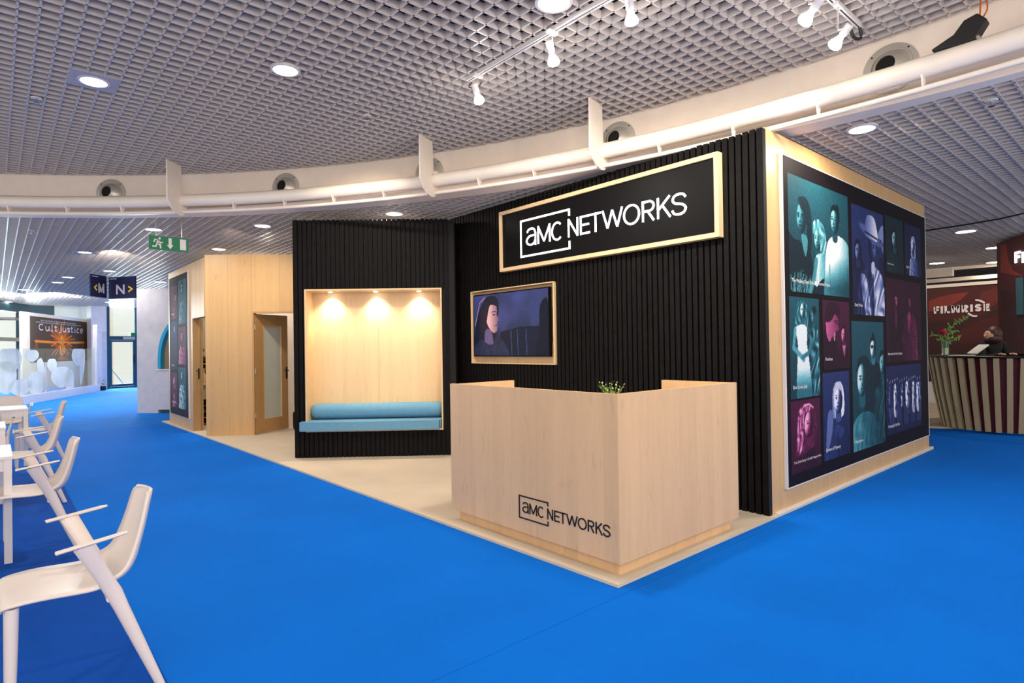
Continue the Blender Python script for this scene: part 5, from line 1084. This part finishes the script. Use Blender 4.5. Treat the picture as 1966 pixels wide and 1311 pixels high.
for (dx, dz, nn) in ((.36,.64,26),(.26,.30,16),(-.22,.36,12),(-.1,.26,10),(.08,.50,12),(.18,.42,12)):
    b = V3(vx, vy, vz+.1); tip = b+_r*dx+Z*dz-Z*.1; mid_ = b+_r*dx*.3+Z*dz*.55; path = cr([tuple(b), tuple(mid_), tuple(tip)], 8); st.tube(path, .004, 6)
    for k in range(nn):
        c = Vector(path[min(len(path)-1, 6+int(k/nn*(len(path)-6)))]); a = rng.uniform(0, 6.28); d = (_r*math.cos(a)+Z*math.sin(a)*.8+_f*rng.uniform(-.6,.6)).normalized(); s = d.cross(_f).normalized()*.013; L = rng.uniform(.04,.075); lf.add([c, c+d*L*.5+s, c+d*L, c+d*L*.5-s], [(0,1,2,3)])
st.build('stems', LEAF, va); o = lf.build('leaves', LEAF, va); o['kind'] = 'stuff'
q1 = online(1838, 683, (vx,0), (vx,5)); o = MB().box(q1.x-.12, q1.x+.12, q1.y-.22, q1.y+.1, 1.1955, 1.203).build('magazine', PAPER); tag(o, 'white papers lying flat on the bar beside the vase', 'magazine')
# person behind the bar, head bent down
PP = C0+ray(1902, 655)*9.95; ppx, ppy = PP.x, PP.y
def skin(name, joints, edges, matl, par, sub=2, root=0):
    me = bpy.data.meshes.new(name); off = base_of(par) if par else V3(0,0,0)
    me.from_pydata([tuple(Vector(j[:3])-off) for j in joints], edges, []); o = bpy.data.objects.new(name, me); link(o); me.materials.append(matl)
    o.parent = par; o.modifiers.new('skin', 'SKIN'); me.skin_vertices.new() if not me.skin_vertices else None
    for i, j in enumerate(joints): v = me.skin_vertices[0].data[i]; v.radius = (j[3], j[4] if len(j) > 4 else j[3]); v.use_root = (i == root)
    s = o.modifiers.new('sub', 'SUBSURF'); s.levels = sub; s.render_levels = sub
    for md in o.modifiers:
        if md.type == 'SKIN': md.use_smooth_shade = True
    return o
pe = thing('person', 'person in black with brown bobbed hair bent over the bar', 'person', (ppx, ppy, .03))
def L_(r, f, z): return (ppx+_r.x*r+_f.x*f, ppy+_r.y*r+_f.y*f, z)
jt = [(*L_(0,0,.95),.15,.12),(*L_(0,0,1.15),.14,.11),(*L_(-.01,-.03,1.34),.17,.12),(*L_(-.02,-.05,1.44),.07,.07),(*L_(-.05,-.08,1.48),.05,.05),
      (*L_(.17,-.03,1.36),.07,.07),(*L_(.21,-.12,1.14),.05,.05),(*L_(.06,-.32,1.20),.04,.04),(*L_(-.19,-.03,1.36),.07,.07),(*L_(-.24,-.14,1.14),.05,.05),(*L_(-.16,-.36,1.20),.04,.04),
      (*L_(.10,0,.88),.10,.10),(*L_(.11,0,.48),.065,.065),(*L_(.11,.02,.1),.045,.045),(*L_(.11,-.12,.06),.04,.03),(*L_(-.10,0,.88),.10,.10),(*L_(-.11,0,.48),.065,.065),(*L_(-.11,.02,.1),.045,.045),(*L_(-.11,-.12,.06),.04,.03)]
skin('body', jt, [(0,1),(1,2),(2,3),(3,4),(2,5),(5,6),(6,7),(2,8),(8,9),(9,10),(0,11),(11,12),(12,13),(13,14),(0,15),(15,16),(16,17),(17,18)], CLOTHB, pe)
hc = Vector(L_(-.07,-.11,1.53))
def ellipsoid(name, c, rx, ry, rz, matl, par, tilt=0, wob=0):
    vs = []; fs = []; nu, nv = 20, 14
    for i in range(nv+1):
        for j in range(nu):
            a, b = math.pi*i/nv, 2*math.pi*j/nu; k = 1+wob*math.sin(9*b)*math.sin(a); p = V3(0,0,0)+_r*(rx*math.sin(a)*math.cos(b)*k)+_f*(ry*math.sin(a)*math.sin(b)*k)+Z*(rz*math.cos(a)); vs.append(c+p)
    for i in range(nv):
        for j in range(nu): fs.append((i*nu+j, (i+1)*nu+j, (i+1)*nu+(j+1)%nu, i*nu+(j+1)%nu))
    m = MB(); m.add(vs, fs); return m.build(name, matl, par, smooth='all')
hd_ = ellipsoid('head', hc-_r*.03-Z*.02, .075, .09, .105, SKIN, pe)
MB().tube([hc-_r*.10-Z*.0, hc-_r*.122-Z*.03], [.012,.016], 8).build('nose', SKIN, pe, smooth=True)
for e in (-1, 1): ellipsoid('eye', hc-_r*.088-_f*e*.03+Z*.015, .008, .012, .008, DARKHOLE, pe)
ellipsoid('mouth', hc-_r*.098-Z*.062, .006, .02, .006, REDF, pe)
ellipsoid('hair', hc+_r*.03+Z*.012, .115, .12, .125, HAIR, pe, wob=.04); ellipsoid('hair', hc+_r*.02-Z*.07+_f*.0, .12, .125, .09, HAIR, pe, wob=.06)
for s, (r0, f0) in ((1,(.06,-.32)), (-1,(-.16,-.36))):
    base = Vector(L_(r0, f0, 1.21)); m = MB(); m.tube([base, base-_f*.05+Z*.002], [.024,.034], 10, flat=(1,.5))
    for k in range(4): b = base-_f*.05+_r*(k-1.5)*.016; l = (.062,.072,.068,.052)[k]; m.tube([b, b-_f*l*.55+Z*.004, b-_f*l-Z*.012], [.0085,.008,.006], 8)
    b = base-_f*.02-_r*s*.03; m.tube([b, b-_f*.03-_r*s*.018, b-_f*.055-_r*s*.02-Z*.008], [.0095,.009,.007], 8); m.build('hand', SKIN, pe, smooth=True)
bk = C0+ray(1882, 672)*9.5
m = MB(); m.slab(bk, _r, Z, _f, [(-.11,-.05),(.09,.09),(.10,.075),(-.10,-.06)], .14, d0=-.06); o = m.build('open_brochure', PAPER); tag(o, 'open white brochure held up beside the person at the bar', 'brochure')

# unseen spots: washes on the maple walls, then on other surfaces
def wash(loc, tgt, e, ang=70, c=WARM): light('unseen_spot_beam', 'SPOT', loc, e, c, .04, spot=ang, target=tgt, blend=.8)
wash((2.6, 9.3, 3.22), (3.2, 10.7, 2.5), 26, 80); wash((1.7, 11.6, 3.2), (2.69, 11.9, 2.1), 14, 90)
wash((6.0, 1.2, 3.24), (6.0, 2.3, 2.6), 9, 100)
for xx, yy in ((-.2, 22.5), (1.4, 22.5)): wash((xx, yy, 3.2), (xx+.2, 29, 1.2), 330, 95, (.95,.97,1))  # two spots added to brighten the poster board behind the balustrade
for xx, yy in ((2.2, 23.0), (1.4, 19.5)): wash((xx, yy, 3.22), (xx+.1, yy-.2, 0), 420, 120, (.9,.95,1))  # extra spots added to lighten the far carpet
wash((2.3, 5.3, 3.8), (3.7, 7.1, 2.5), 170, 60)  # spot added to lift the slats of the bench wall
wash((1.6, 12.6, 3.2), (2.4, 17, 2.0), 60, 80); wash((14.0, 4.3, 3.2), (16.2, 4.3, 2.2), 50, 80)
wash((11.2, .6, 3.2), (12.1, 1.7, .8), 60, 70)
light('room_lamp', 'POINT', (3.9, 11.5, 2.7), 22, WARM, .1)
